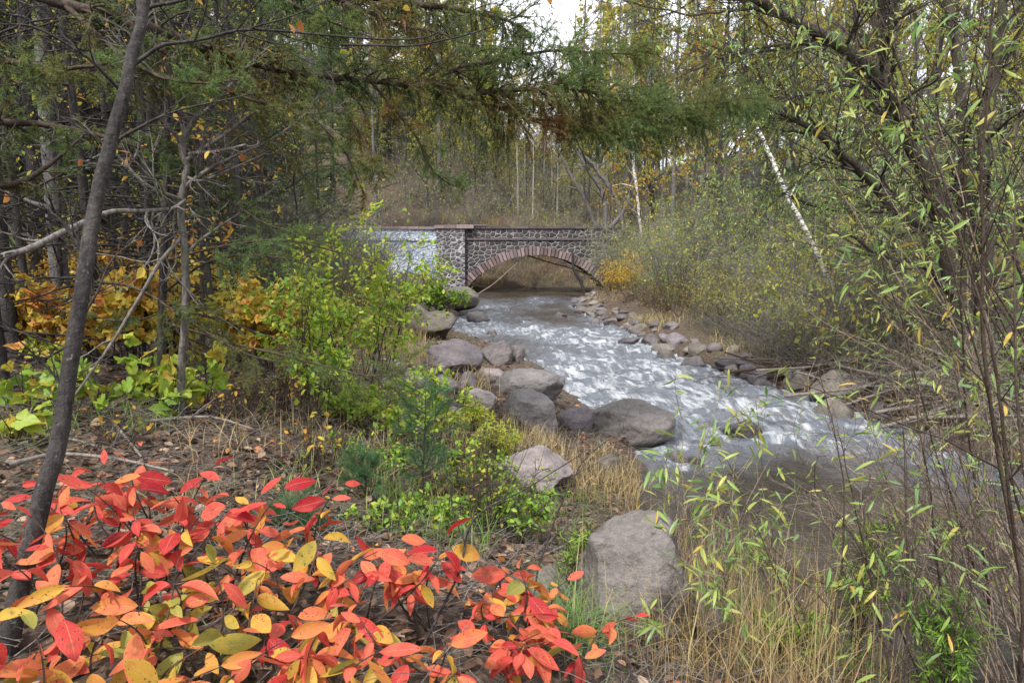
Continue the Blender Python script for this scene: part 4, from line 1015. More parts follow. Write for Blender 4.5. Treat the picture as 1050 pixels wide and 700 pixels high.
# --- grey gnarled half dead tree left of the middle
def gnarled():
    g = np.random.default_rng(302)
    b = below(188, 420, 4.6)
    t = thing('gnarled_tree', 'crooked grey half dead tree with bare forked limbs left of the green bush', 'tree', b)
    mb = MB()
    p = spline([b - (0, 0, .1), P(185, 390, 4.55), P(191, 300, 4.5), P(186, 210, 4.5), P(191, 178, 4.5), P(187, 150, 4.5), P(196, 124, 4.5)], 36)
    s = np.linspace(0, 1, 36); p[:, 0] += .02 * pnoise(s * 16, s * 0 + 2.2)
    tubes(mb, p[None], (.027 - .008 * s)[None] * (1 + .15 * pnoise(s * 30, s * 0 + 1)), 11)
    L, R = limbs(g, [([(195, 126, 4.5), (176, 104, 4.4), (160, 78, 4.3), (138, 58, 4.2), (120, 40, 4.1)], .020, .004), ([(196, 126, 4.5), (216, 110, 4.5), (245, 76, 4.6), (276, 48, 4.7)], .018, .004),
        ([(190, 165, 4.5), (236, 134, 4.6), (266, 114, 4.7), (310, 118, 4.8), (352, 111, 4.9)], .016, .004), ([(194, 158, 4.5), (225, 154, 4.4), (252, 149, 4.4)], .013, .008),
        ([(190, 192, 4.5), (206, 178, 4.5), (236, 163, 4.6), (284, 140, 4.7), (318, 113, 4.8)], .017, .004), ([(190, 150, 4.5), (160, 110, 4.4), (148, 55, 4.3), (141, 0, 4.2)], .015, .005),
        ([(189, 140, 4.5), (170, 60, 4.5), (153, -10, 4.5)], .011, .004), ([(188, 205, 4.5), (150, 190, 4.3), (110, 150, 4.2), (60, 118, 4.0)], .013, .004), ([(189, 180, 4.5), (205, 186, 4.5), (240, 172, 4.6), (276, 155, 4.7)], .012, .004),
        ([(189, 240, 4.5), (160, 275, 4.4), (120, 345, 4.3), (80, 400, 4.1), (32, 470, 4.0)], .015, .005), ([(190, 260, 4.5), (220, 235, 4.6), (260, 210, 4.7), (285, 190, 4.8)], .012, .003), ([(190, 205, 4.5), (178, 213, 4.4), (150, 216, 4.2), (110, 218, 4.0), (70, 235, 3.8), (30, 255, 3.6), (-12, 268, 3.5)], .011, .019)])
    tubes(mb, L, R, 7)
    a, ra, _ = grow(g, L, R, 12, .45, (48, 14), (.12, 1), .15, .17, 8, .55, .35, .4, .0028); tubes(mb, a, ra, 4)
    a2, ra2, _ = grow(g, a, ra, 4, .5, (48, 14), (.2, 1), .1, .2, 5, .7, .5, .4, .002); tubes(mb, a2, ra2, 3)
    mb.build('trunk', M['bark_dead'], t)
    mb = MB(); leafy(mb, g, a2, 40, (.04, .07), LEAF_MID, (.25, .2), 1, .5); mb.build('leaves', M['orange'], t)
gnarled()

# --- dark trunks and stems of the left middle ground
for k, (px, Y, w, lean, lab) in enumerate([(64, 8.0, .10, 1, 'thick grey conifer trunk behind the slim leaning tree'), (40, 9.5, .09, 6, 'dark straight trunk left of the thick grey conifer trunk'), (128, 7.0, .035, 12, 'thin dark stem leaning right of the slim tree'),
        (143, 6.2, .03, 22, 'thin dark stem leaning towards the crooked grey tree'), (178, 8.4, .05, 4, 'dark trunk standing among yellow leaves behind the crooked tree'), (206, 7.4, .024, 10, 'thin dark stem right of the crooked grey tree'), (214, 8.8, .03, 8, 'slender dark stem between the crooked tree and the orange bush'),
        (12, 6.0, .06, -4, 'dark trunk at the left edge behind dead limbs'), (236, 9.5, .035, 9, 'slender stem over the orange bush'), (92, 11.0, .07, 3, 'dark trunk far behind the slim tree')]):
    g = np.random.default_rng(400 + k)
    b = below(px, 330, Y); H = 7.5 if w > .045 else 3.6
    t = thing('forest_tree' if w > .045 else 'forest_sapling', lab, 'tree', b, 'dark trunks of the left middle ground')
    s = np.linspace(0, 1, 26); p = np.stack([b[0] + lean / 700 * Y * s * H / 2.2 + .05 * pnoise(s * 5 + k, s * 0), b[1] + .05 * pnoise(s * 5, s * 0 + k), b[2] - .1 + s * H], 1)[None]
    r = (w * (1 - .6 * s) * (1 + .4 * np.exp(-s * 25)))[None]
    mb = MB(); tubes(mb, p, r, 10); a, ra, _ = grow(g, p, r, 26, .17, (80, 15), (.12, 1), -.1, .14, 7, .3, .3, .3, .003); tubes(mb, a, ra, 4)
    a2, ra2, _ = grow(g, a, ra, 6, .5, (50, 15), (.2, 1), -.1, .2, 5, .6, .4, .4, .002); tubes(mb, a2, ra2, 3); mb.build('trunk', M['bark_grey'] if k == 0 else M['bark_dark'], t)
    mb = MB()
    if w > .045: needles(mb, g, a2[::2], 60, .04, .006, lambda p, t, i, q: np.clip(.55 + .2 * q.normal(size=len(t)), 0, 1)); mb.build('needles', M['needle'], t)
    else: leafy(mb, g, a2, 130, (.05, .09), LEAF_MID, (.45, .2)); mb.build('leaves', M['orange'], t)

# --- the big spruce whose limbs hang across the stream
def big_spruce():
    g = np.random.default_rng(303)
    b = below(-95, 480, 4.3)
    t = thing('overhanging_spruce', 'big spruce at the left whose long drooping limb hangs across the stream before the bridge', 'tree', b)
    s = np.linspace(0, 1, 24)
    p = np.stack([b[0] + .15 * s, b[1] + .1 * s, b[2] - .2 + 9 * s], 1)[None]; r = ((.19 - .10 * s) * (1 + .4 * np.exp(-s * 20)))[None]
    mb = MB(); tubes(mb, p, r, 14); mb.build('trunk', M['bark_grey'], t)
    main = [([(-95, -70, 4.3), (0, -22, 4.3), (70, 5, 4.3), (160, 28, 4.5), (235, 58, 4.7), (300, 74, 4.9), (380, 84, 5.2), (440, 90, 5.4), (490, 104, 5.6), (545, 124, 5.8), (600, 138, 6.0)], .042, .007),
            ([(425, 90, 5.3), (465, 72, 5.5), (510, 62, 5.7), (560, 52, 5.8), (610, 54, 5.9), (662, 58, 6.0)], .022, .005),
            ([(470, 98, 5.5), (530, 92, 5.7), (590, 92, 5.9), (650, 104, 6.1), (710, 106, 6.2), (772, 100, 6.3)], .024, .004),
            ([(545, 122, 5.8), (610, 124, 5.9), (670, 122, 6.1), (735, 112, 6.2)], .014, .004),
            ([(380, 84, 5.2), (420, 130, 5.2), (448, 178, 5.3), (478, 196, 5.4)], .012, .004), ([(330, 78, 5.0), (365, 130, 5.0), (392, 185, 5.0)], .012, .003), ([(275, 68, 4.8), (310, 110, 4.8), (350, 150, 4.8), (372, 195, 4.9)], .012, .003),
            ([(-95, -160, 4.3), (60, -70, 4.5), (200, -30, 4.8), (330, -8, 5.1), (430, 4, 5.4), (510, 18, 5.7), (540, 32, 5.8)], .06, .006), ([(330, -8, 5.1), (400, 22, 5.2), (470, 40, 5.4)], .02, .005), ([(250, -20, 4.9), (320, 15, 4.9), (390, 40, 5.0)], .02, .004),
            ([(-95, 20, 4.3), (-20, 55, 4.0), (50, 70, 3.8), (110, 65, 3.7)], .03, .006), ([(-95, 90, 4.3), (-30, 120, 4.3), (60, 130, 4.4), (140, 150, 4.5), (210, 178, 4.6)], .03, .005), ([(-95, 130, 4.3), (-40, 185, 4.5), (10, 190, 4.8), (50, 170, 5.0), (95, 130, 5.2)], .045, .006),
            ([(120, 16, 4.4), (190, 70, 4.4), (250, 100, 4.5), (300, 112, 4.6)], .02, .004), ([(60, 0, 4.3), (130, 60, 4.2), (190, 85, 4.2), (250, 82, 4.3)], .018, .004)]
    L, R = limbs(g, main, 26, .02)
    mb = MB(); tubes(mb, L, R, 8)
    # secondary twigs: hanging sprays
    n = len(main); ends = []
    for i, (cnt, ln, tr) in enumerate([(126, .46, (.2, 1)), (104, .40, (.05, 1)), (136, .52, (.05, 1)), (96, .54, (.05, 1)), (26, .24, (.05, 1)), (22, .22, (.05, 1)), (22, .22, (.05, 1)), (80, .45, (.4, 1)), (32, .36, (.1, 1)), (30, .36, (.1, 1)), (36, .32, (.1, 1)), (40, .32, (.1, 1)), (26, .3, (.1, 1)), (30, .32, (.1, 1)), (28, .30, (.1, 1))]):
        a, ra, _ = grow(g, L[i:i + 1], R[i:i + 1], cnt, 1, (56, 16), tr, -.7, .12, 8, .35, .3, .35, .0022, lens=ln, flat=.35); ends.append((a, ra))
    A = np.concatenate([e[0] for e in ends]); RA = np.concatenate([e[1] for e in ends])
    tubes(mb, A, RA, 4)
    B, RB, _ = grow(g, A, RA, 11, .50, (48, 10), (.08, 1), -.55, .08, 5, .6, .5, .6, .0016); tubes(mb, B, RB, 3)
    mb.build('limbs', M['bark_brown'], t)
    def tf(p, t, i, q):
        # old inner growth rusts; the tips stay green
        v = .62 + .22 * (t - .5) + .75 * pnoise(p[:, 0] * 1.6, p[:, 1] * 1.6, p[:, 2] * 2.2 + 3.3) + .10 * q.normal(size=len(t))
        rust = .50 * sst(pnoise(p[:, 0] * 1.1 + 5, p[:, 1] * 1.1, p[:, 2] * 1.1) + .12 - .30 * np.abs(p[:, 0] + .35) - .5 * np.clip(p[:, 0] - .35, 0, 2), 0.0, .25) * (1 - .6 * t)
        return np.clip(v - rust, 0, 1)
    mb = MB(); needles(mb, g, B, 300, .026, .0042, tf, 52); needles(mb, g, A, 320, .024, .0042, tf, 55, .15); mb.build('needles', M['needle'], t)
big_spruce()

# --- soft fir sprays before the green bush: a young fir with low boughs
def young_fir():
    g = np.random.default_rng(304)
    b = below(165, 425, 5.0)
    t = thing('young_fir', 'young fir with thin soft green boughs reaching right in front of the green bush', 'tree', b)
    p = spline([b - (0, 0, .1), P(166, 330, 4.9), P(170, 210, 4.9), P(172, 90, 4.9), P(175, -60, 4.9)], 30); s = np.linspace(0, 1, 30)
    mb = MB(); tubes(mb, p[None], (.035 - .02 * s)[None], 9); mb.build('trunk', M['bark_dark'], t)
    L, R = limbs(g, [([(168, 268, 4.9), (230, 252, 4.6), (290, 246, 4.4), (345, 258, 4.3), (385, 270, 4.2)], .011, .003), ([(168, 300, 4.9), (215, 268, 4.5), (270, 262, 4.3), (330, 275, 4.2)], .010, .003), ([(100, 288, 4.5), (140, 296, 4.5), (180, 318, 4.4), (220, 345, 4.3), (262, 366, 4.2), (312, 372, 4.1)], .012, .003),
        ([(168, 330, 4.9), (240, 352, 4.5), (320, 372, 4.1), (370, 384, 4.0), (402, 385, 4.0)], .010, .003), ([(170, 190, 4.9), (220, 200, 4.7), (270, 228, 4.5), (310, 240, 4.4)], .010, .003), ([(168, 320, 4.9), (130, 330, 4.6), (80, 320, 4.5)], .009, .003), ([(172, 110, 4.9), (230, 130, 4.9), (290, 160, 4.9), (320, 190, 4.9)], .010, .003), ([(172, 60, 4.9), (240, 90, 4.9), (310, 125, 4.9)], .010, .003)])
    mb = MB(); tubes(mb, L, R, 5)
    A, RA, _ = grow(g, L, R, 24, .22, (55, 10), (.3, 1), -.5, .08, 6, .5, .4, .4, .0016, flat=.6); tubes(mb, A, RA, 3)
    B, RB, _ = grow(g, A, RA, 7, .5, (45, 10), (.1, 1), -.3, .08, 4, .7, .5, .5, .0013, flat=.4); tubes(mb, B, RB, 3)
    mb.build('boughs', M['bark_brown'], t)
    tf = lambda p, t, i, q: np.clip(.58 + .9 * pnoise(p[:, 0] * 1.3, p[:, 1] * 1.3, p[:, 2] * 1.3 + 9) + .12 * q.normal(size=len(t)), 0, 1)
    mb = MB(); needles(mb, g, B, 330, .021, .0030, tf, 60); needles(mb, g, A, 300, .021, .003, tf, 60); mb.build('needles', M['needle'], t)
young_fir()

def pine_sapling(px, py0, py1, Y, lab, seed, sc=1.0):
    g = np.random.default_rng(seed)
    a = P(px, py1, Y); b = np.array((a[0], a[1], min(ground(a[0], a[1]), P(px, py0, Y)[2])))
    t = thing('pine_sapling', lab, 'sapling', b, 'young pines on the near bank')
    s = np.linspace(0, 1, 14); p = (b[None] * (1 - s[:, None]) + a[None] * s[:, None])[None]; p[0, :, 0] += .012 * np.sin(s * 5 + seed)
    mb = MB(); r = (.009 - .006 * s)[None]; tubes(mb, p, r, 6)
    A, RA, _ = grow(g, p, r, 34, 1, (64, 10), (.35, 1), .3, .07, 6, .5, .4, .45, .0018, lens=.30 * sc); tubes(mb, A, RA, 4)
    B, RB, _ = grow(g, A, RA, 4, .45, (40, 10), (.3, 1), .15, .08, 4, .7, .5, .3, .0014); tubes(mb, B, RB, 3)
    mb.build('stem', M['bark_dark'], t)
    tf = lambda p, t, i, q: np.clip(.55 + .2 * q.normal(size=len(t)), 0, 1)
    mb = MB(); needles(mb, g, B, 520, .055, .0017, tf, 38); needles(mb, g, A, 380, .055, .0017, tf, 38, .4); mb.build('needles', M['pine_needle'], t)
pine_sapling(434, 545, 405, 3.9, 'young pine with soft long needles in the middle of the near bank', 311)
pine_sapling(300, 585, 520, 3.0, 'small bushy pine seedling behind the red leaves', 312, .7)
pine_sapling(372, 530, 470, 3.6, 'small pine seedling left of the taller young pine', 313, .6)

# --- broad leaved bushes placed by hand
def bush(name, lab, px, py_base, Y, top_py, spread_px, nst, leaf_n, size, tpl, mat, tint, seed, group=None, tw=(7, 4), wood='bark_brown', lean=0.0, r=.008, nup=.8, droop=.3, t_leaf=.1, el=.45):
    g = np.random.default_rng(seed)
    b = below(px, py_base, Y)
    top = P(px, top_py, Y)[2]; H = top - b[2]; sp = spread_px / 700 * Y
    t = thing(name, lab, 'bush', b, group)
    m = 10; a = g.uniform(0, 2 * PI, nst); rr = sp * np.sqrt(g.random(nst)); hh = H * (1 - .35 * (rr / sp) ** 2) * g.uniform(.55, 1.0, nst)
    s = np.linspace(0, 1, m)[None, :, None]
    b0 = b[None] + np.stack([g.normal(0, sp * .16, nst), g.normal(0, sp * .16, nst), np.full(nst, -.05)], 1)
    tip = b[None] + np.stack([rr * np.cos(a) + lean * hh, rr * np.sin(a) * .8, hh], 1)
    p = b0[:, None] * (1 - s) + tip[:, None] * s
    p[:, :, 2] += (np.sin(s[..., 0] * PI) * .12 * hh[:, None])
    p[:, :, :2] += .05 * H * np.stack([pnoise(s[..., 0] * 4 + np.arange(nst)[:, None] * 7.7, .3 + 0 * s[..., 0]), pnoise(s[..., 0] * 4 + np.arange(nst)[:, None] * 3.1, 5.3 + 0 * s[..., 0])], -1) * s
    rd = (r * g.uniform(.6, 1.1, nst))[:, None] * np.linspace(1, .3, m)[None]
    mb = MB(); tubes(mb, p, rd, 5)
    A, RA, _ = grow(g, p, rd, tw[0], .36, (48, 14), (.3, 1), .15, .14, 6, .6, .4, .35, .0018); tubes(mb, A, RA, 4)
    B, RB, _ = grow(g, A, RA, tw[1], .5, (45, 14), (.15, 1), .1, .16, 4, .7, .5, .3, .0014); tubes(mb, B, RB, 3)
    mb.build('stems', M[wood], t)
    mb = MB(); leafy(mb, g, np.concatenate([B]), leaf_n, size, tpl, tint, 1.0, droop, t_leaf, nup, .55); mb.build('leaves', M[mat], t)
    return t
GBU = 'green bushes of the middle bank'
bush('green_bush', 'tall fresh green bush standing before the painted wing wall', 350, 430, 6.0, 205, 72, 14, 1900, (.04, .065), LEAF_MID, 'green', (.28, .2), 321, GBU, (9, 5))
bush('green_bush', 'green bush leaning right towards the brown boulder', 388, 410, 7.0, 212, 58, 12, 1250, (.04, .065), LEAF_MID, 'green', (.32, .2), 322, GBU, (8, 5), lean=.3)
bush('green_bush', 'thin open green bush with dark stems at the foot of the tall one', 318, 455, 4.9, 290, 50, 10, 900, (.04, .06), LEAF_MID, 'green', (.38, .2), 323, GBU, (7, 4))
bush('green_bush', 'low green sapling right of the young pine before the pale cobbles', 436, 470, 5.2, 365, 52, 8, 900, (.035, .06), LEAF_MID, 'green', (.36, .2), 324, GBU, (7, 4))
bush('green_bush', 'low leafy bush spreading behind the pale cobbles', 372, 470, 5.4, 390, 60, 12, 1200, (.035, .055), LEAF_MID, 'green', (.40, .2), 325, GBU, (7, 4))
bush('green_bush', 'leafy tuft over the dark brown boulder by the arch foot', 455, 318, 24, 287, 36, 12, 1500, (.10, .15), LEAF_QUAD, 'green', (.5, .2), 326, GBU, (8, 4), r=.02)
bush('yellow_weed', 'yellow green weeds behind the steep pale boulder', 482, 490, 6.2, 412, 34, 18, 1500, (.03, .06), LEAF_NARROW, 'green', (.12, .15), 327, 'weeds of the near bank', (6, 3), r=.004)
bush('yellow_weed', 'yellow green weeds left of the pale pinkish boulder', 515, 500, 5.6, 420, 24, 14, 900, (.03, .06), LEAF_NARROW, 'green', (.1, .15), 328, 'weeds of the near bank', (6, 3), r=.004)
bush('green_weed', 'green weeds in the hollow left of the largest boulder', 520, 560, 3.9, 485, 60, 16, 800, (.025, .045), LEAF_MID, 'green', (.55, .2), 329, 'weeds of the near bank', (6, 4), r=.004)
bush('green_weed', 'bushy green weeds at the shoulder of the largest boulder', 588, 610, 3.2, 530, 26, 12, 900, (.022, .045), LEAF_NARROW, 'green', (.6, .2), 330, 'weeds of the near bank', (7, 4), r=.0035)
bush('green_weed', 'low green weeds below the young pine', 455, 570, 3.6, 510, 55, 14, 550, (.025, .045), LEAF_MID, 'green', (.55, .25), 331, 'weeds of the near bank', (6, 4), r=.004)
bush('green_weed', 'feathery dark green weeds at the lower edge right of the reeds', 968, 720, 2.7, 600, 28, 12, 1500, (.025, .05), LEAF_NARROW, 'green', (.72, .15), 332, 'weeds of the near bank', (8, 4), r=.004)
bush('green_weed', 'feathery green weeds standing at the near waterline', 880, 610, 3.3, 505, 20, 8, 700, (.03, .05), LEAF_NARROW, 'green', (.62, .15), 333, 'weeds of the near bank', (8, 4), r=.004)
bush('green_weed', 'low feathery green weeds among the golden reeds', 815, 690, 3.0, 615, 34, 10, 900, (.03, .05), LEAF_NARROW, 'green', (.6, .15), 334, 'weeds of the near bank', (7, 4), r=.004)
bush('brown_bush', 'tangle of thin brown stems under the green bushes', 290, 470, 5.0, 372, 60, 34, 90, (.03, .05), LEAF_MID, 'yellowgreen', (.2, .2), 335, None, (7, 4), r=.006)
bush('brown_bush', 'bare dark brush between the green weeds and the young pine', 500, 560, 3.8, 440, 60, 22, 80, (.02, .04), LEAF_MID, 'yellowgreen', (.4, .2), 336, None, (6, 4), r=.004)
bush('green_weed', 'leafy green weeds between the young pine and the pale boulder', 470, 540, 4.4, 450, 60, 16, 600, (.025, .045), LEAF_MID, 'green', (.5, .25), 337, 'weeds of the near bank', (6, 4), r=.004)
bush('green_weed', 'open green weeds at the foot of the thin green bush', 385, 520, 4.2, 440, 60, 14, 450, (.025, .045), LEAF_MID, 'green', (.5, .25), 338, 'weeds of the near bank', (6, 4), r=.004)
bush('green_weed', 'low green weeds on the bank right behind the coral leaves', 400, 560, 3.3, 510, 60, 12, 350, (.025, .045), LEAF_MID, 'green', (.5, .25), 339, 'weeds of the near bank', (6, 4), r=.0035)
bush('brown_bush', 'tangle of bare brown twigs at the edge of the bare floor', 250, 475, 4.6, 395, 46, 26, 30, (.03, .05), LEAF_MID, 'yellowgreen', (.2, .2), 3401, None, (7, 4), r=.005)
bush('brown_bush', 'bare brown twigs rising behind the pine seedling', 330, 520, 3.9, 430, 50, 22, 40, (.03, .05), LEAF_MID, 'yellowgreen', (.2, .2), 3402, None, (6, 4), r=.004)
bush('brown_bush', 'fine bare twigs over the leaf litter behind the slim trunk', 110, 500, 3.8, 425, 50, 16, 20, (.03, .05), LEAF_MID, 'yellowgreen', (.2, .2), 3403, None, (6, 4), r=.0035)
# lime, orange and yellow understorey at the left
GL = 'broad leaved lime plants of the left floor'
for k, (px, Y, tp, n, lab) in enumerate([(28, 4.6, 352, 16, 'broad lime leaves left of the slim leaning tree'), (70, 4.3, 372, 16, 'broad lime leaves right behind the slim leaning tree'), (110, 4.7, 350, 22, 'broad lime leaves between the slim tree and the crooked tree'), (150, 4.9, 342, 26, 'broad lime leaves at the foot of the crooked grey tree'), (182, 4.6, 356, 26, 'broad lime leaves drooping over the bare bank edge'), (212, 4.9, 352, 22, 'rightmost broad lime leaves below the orange bush'), (60, 6.0, 335, 18, 'paler broad leaves farther behind the slim tree'), (12, 3.9, 405, 10, 'yellowing broad leaves at the left edge')]):
    bush('broad_leaf_plant', lab, px, 430, Y, tp, 32, 9, int(n * 2.0), (.065, .135), LEAF_LOBED, 'lime', (.52 - .2 * (k in (6, 7)), .24), 340 + k, GL, (3, 2), r=.006, nup=.55, droop=.75)
GO = 'orange and yellow bushes of the left middle ground'
for k, (px, Y, base, tp, sp, n, ti, lab) in enumerate([(272, 6.4, 370, 282, 32, 420, .45, 'bright orange yellow bush left of the tall green bush'), (250, 6.8, 360, 276, 28, 340, .72, 'yellow leaved bush just left of the bright orange yellow one'), (238, 7.4, 350, 292, 16, 90, .95, 'lime yellow bush behind the crooked grey tree'), (172, 6.4, 340, 262, 42, 420, .55, 'yellow orange bush behind the crooked grey tree trunk'), (130, 6.0, 340, 258, 40, 380, .4, 'orange bush left behind the crooked tree'), (95, 6.2, 345, 285, 34, 280, .35, 'orange bush right behind the slim leaning tree'), (40, 6.2, 350, 270, 40, 320, .25, 'rusty orange bush left of the slim tree'), (8, 6.6, 380, 300, 34, 200, .3, 'rusty bush at the left edge'), (205, 9.0, 330, 262, 34, 260, .62, 'yellow bush farther behind the crooked tree'), (300, 9.5, 350, 300, 26, 220, .25, 'orange bush half hidden behind the tall green bush')]):
    bush('autumn_bush', lab, px, base, Y, tp, sp, 14, int(n * 1.7), (.05, .095), (LEAF_LOBED, LEAF_MID)[k % 2], 'orange', (min(ti + .2, .95), .22), 360 + k, GO, (6, 4), r=.009, nup=.6, droop=.4)

# --- red leaved bushes in front
def red_bush(px, py, Y, lab, seed, tint, nst=3, nleaf=9, drop=None):
    g = np.random.default_rng(seed)
    top = P(px, py, Y); b = np.array((top[0] + g.normal(0, .05), top[1] + g.normal(0, .05), 0)); b[2] = ground(b[0], b[1])
    t = thing('red_bush', lab, 'bush', b, 'red leaved bushes in the foreground')
    H = max(top[2] - b[2], .25)
    st, lf = MB(), MB(); m = 12; s = np.linspace(0, 1, m)
    for k in range(nst):
        a = g.uniform(0, 2 * PI); out = g.uniform(.06, .24); h = H * g.uniform(.72, 1.0) if k else H
        tip = np.array((top[0] + math.cos(a) * out, top[1] + math.sin(a) * out, b[2] + h))
        p = b[None] * (1 - s[:, None]) + tip[None] * s[:, None]; p[0, 2] -= .04
        p[:, :2] += (np.sin(s * PI * .9) * .05)[:, None] * g.normal(size=2)[None]; p[:, 2] += np.sin(s * PI) * .04
        r = .0042 - .0028 * s
        tubes(st, p[None], r[None], 6)
        for j in range(nleaf):
            tt = 1 - .62 * (j / nleaf) ** .9 if j else 1.0
            x = tt * (m - 1); i = min(int(x), m - 2); c = p[i] * (1 - x + i) + p[i + 1] * (x - i); tg = norm(p[i + 1] - p[i])
            for side in ((1, -1) if 0 < j else (0,)):
                az = a + j * 1.45 + (PI / 2) * side + g.normal(0, .35)
                d = np.array((math.cos(az), math.sin(az), g.normal(.12, .28))); d = d if side else tg + .5 * d
                L = g.uniform(.042, .112) * (1 - .1 * (j == 0)) * (.8 + .35 * tt)
                pet = c + norm(d) * .012; q = np.stack([c, pet], 0)
                tubes(st, q[None], np.array([[.0013, .001]]), 4)
                nz = np.array((0, -.35, .8)) + g.normal(size=3) * .5
                d = d + np.array((0, 0, -.35 if g.random() < .75 else -1.1))
                tn = np.clip(tint + .06 + g.normal(0, .20) + (.25 if g.random() < .08 else 0), 0, 1)
                leaves(lf, g, pet[None], d[None], L, LEAF_BIGS[g.integers(0, 6)], tn, 0, 0, g.uniform(.72, 1.0), nz[None])
    st.build('stems', M['bark_brown'], t); lf.build('leaves', M['red'], t)
RB = [(18, 520, 2.0, .30, 'at the left edge under the slim trunk'), (62, 545, 1.75, .30, 'just right of the slim trunk'), (28, 600, 1.5, .42, 'low in the left corner'), (112, 512, 2.15, .38, 'with long coral leaves right of the slim trunk'), (160, 492, 2.15, .22, 'with the topmost crimson leaves at the left'),
      (210, 505, 2.1, .26, 'behind the olive leaves'), (255, 498, 2.2, .30, 'with raised pink leaves near the pine seedling'), (135, 590, 1.7, .58, 'turning orange in the lower left'), (190, 575, 1.8, .80, 'with olive yellow leaves in the middle left'), (90, 650, 1.5, .72, 'with drooping orange and yellow leaves in the lower left'),
      (230, 620, 1.7, .72, 'with spotted yellow orange leaves low in the middle left'), (285, 570, 1.9, .50, 'with orange leaves below the pine seedling'), (325, 500, 2.25, .32, 'with flat pink leaves right of the pine seedling'), (340, 560, 2.0, .38, 'in the middle of the red mass'), (300, 640, 1.65, .28, 'with crimson hanging leaves low in the middle'),
      (385, 540, 2.15, .26, 'with bright coral leaves below the young pine'), (420, 565, 2.1, .26, 'with coral leaves left of the grey rock'), (370, 620, 1.8, .42, 'with pinkish leaves in the lower middle'), (450, 600, 2.05, .36, 'before the grey rock'), (430, 660, 1.75, .45, 'mixed with yellow leaves at the lower edge'),
      (505, 600, 2.15, .42, 'with dusky leaves right of the grey rock'), (540, 590, 2.3, .50, 'with dull pink round leaves at the right tip of the red mass'), (530, 650, 1.95, .30, 'with coral leaves at the lower right'), (575, 655, 2.0, .30, 'low at the lower edge beside the sedge'), (490, 690, 1.75, .36, 'low at the bottom edge in the middle'), (355, 690, 1.55, .55, 'low at the bottom edge left of the middle'), (200, 690, 1.4, .50, 'at the bottom edge in the left half'), (20, 690, 1.3, .78, 'olive leaved in the bottom left corner')]
RB += [(150, 472, 2.3, .24, 'topmost behind with long coral leaves'), (62, 484, 2.3, .28, 'behind the slim trunk with long pink leaves'), (8, 488, 2.2, .3, 'at the very left edge with raised pink leaves'), (195, 478, 2.35, .26, 'with high pink leaves before the bare floor'), (40, 500, 2.2, .25, 'behind the slim trunk with small crimson leaves'), (135, 535, 1.95, .3, 'with pink leaves in the left half'), (75, 600, 1.6, .5, 'with orange tipped leaves at the left'), (600, 670, 2.1, .4, 'with thin dull red leaves beside the largest boulder'), (255, 555, 1.9, .62, 'with yellowing leaves in the left middle')]
for k, (px, py, Y, ti, lab) in enumerate(RB): red_bush(px, py, Y, 'red leaved bush ' + lab, 500 + k, ti, 2 + (k % 3 > 0), 4 + k % 2)

# --- the willow on the right bank with leaning limbs
def big_willow():
    g = np.random.default_rng(305)
    b = below(985, 345, 10.5)
    t = thing('leaning_willow', 'big dark many stemmed willow on the right bank leaning over the stream', 'tree', b)
    spec = [([(985, 345, 10.5), (962, 210, 10.0), (936, 152, 9.8), (918, 110, 9.6), (895, 72, 9.4), (845, 38, 9.2), (800, 15, 9.0), (768, -4, 8.9), (700, -40, 8.8)], .17, .05),
        ([(918, 112, 9.6), (906, 60, 9.7), (903, 0, 9.8), (900, -80, 9.9)], .09, .06), ([(990, 345, 10.6), (985, 230, 10.4), (952, 235, 10.0), (915, 210, 9.7), (880, 172, 9.5), (832, 132, 9.3), (790, 112, 9.1), (764, 95, 9.0)], .12, .02),
        ([(960, 245, 10), (930, 215, 9.9), (868, 168, 9.7), (838, 140, 9.5), (782, 131, 9.3)], .07, .015), ([(1000, 345, 10.6), (995, 260, 10.7), (988, 180, 10.8), (984, 90, 10.9), (972, 0, 11), (965, -90, 11)], .13, .07),
        ([(1005, 350, 10.5), (1012, 240, 10.2), (1008, 150, 10), (1018, 80, 9.8), (1030, 0, 9.7), (1040, -80, 9.6)], .12, .06), ([(920, 118, 9.6), (880, 55, 9.4), (840, 45, 9.2), (780, 50, 9.0), (725, 70, 8.9)], .05, .012), ([(845, 38, 9.2), (790, 52, 9.1), (735, 62, 9.0), (680, 88, 8.9)], .035, .008),
        ([(975, 300, 10.2), (940, 270, 9.9), (905, 262, 9.6), (870, 240, 9.4)], .06, .02), ([(800, 15, 9.0), (760, 10, 8.9), (700, 15, 8.8), (640, 0, 8.8)], .03, .008), ([(870, 52, 9.3), (850, 90, 9.1), (810, 100, 9.0), (775, 94, 8.9)], .03, .007),
        ([(1002, 345, 10.6), (1040, 250, 10.4), (1075, 150, 10.2), (1100, 40, 10)], .1, .05)]
    L, R = limbs(g, spec, 30, .05)
    L[0, 0, 2] -= .1
    mb = MB(); tubes(mb, L, R * .8, 11); mb.build('trunk', M['bark_willow'], t)
    mb = MB()
    A, RA, _ = grow(g, L, R, 24, 1, (48, 14), (.12, 1), .45, .12, 8, .3, .3, .25, .005, lens=1.5); tubes(mb, A, RA, 4)
    B, RB, _ = grow(g, A, RA, 6, .6, (42, 14), (.15, 1), .1, .15, 6, .6, .4, .3, .0035); tubes(mb, B, RB, 3)
    C, RC, _ = grow(g, B, RB, 4, .55, (42, 14), (.15, 1), -.2, .16, 4, .7, .5, .3, .0028); tubes(mb, C, RC, 3)
    mb.build('branches', M['bark_willow'], t)
    mb = MB(); leafy(mb, g, C, 6500, (.07, .12), LEAF_NARROW, (.55, .25), 1, .6, width=1.4); mb.build('leaves', M['willow'], t)
big_willow()

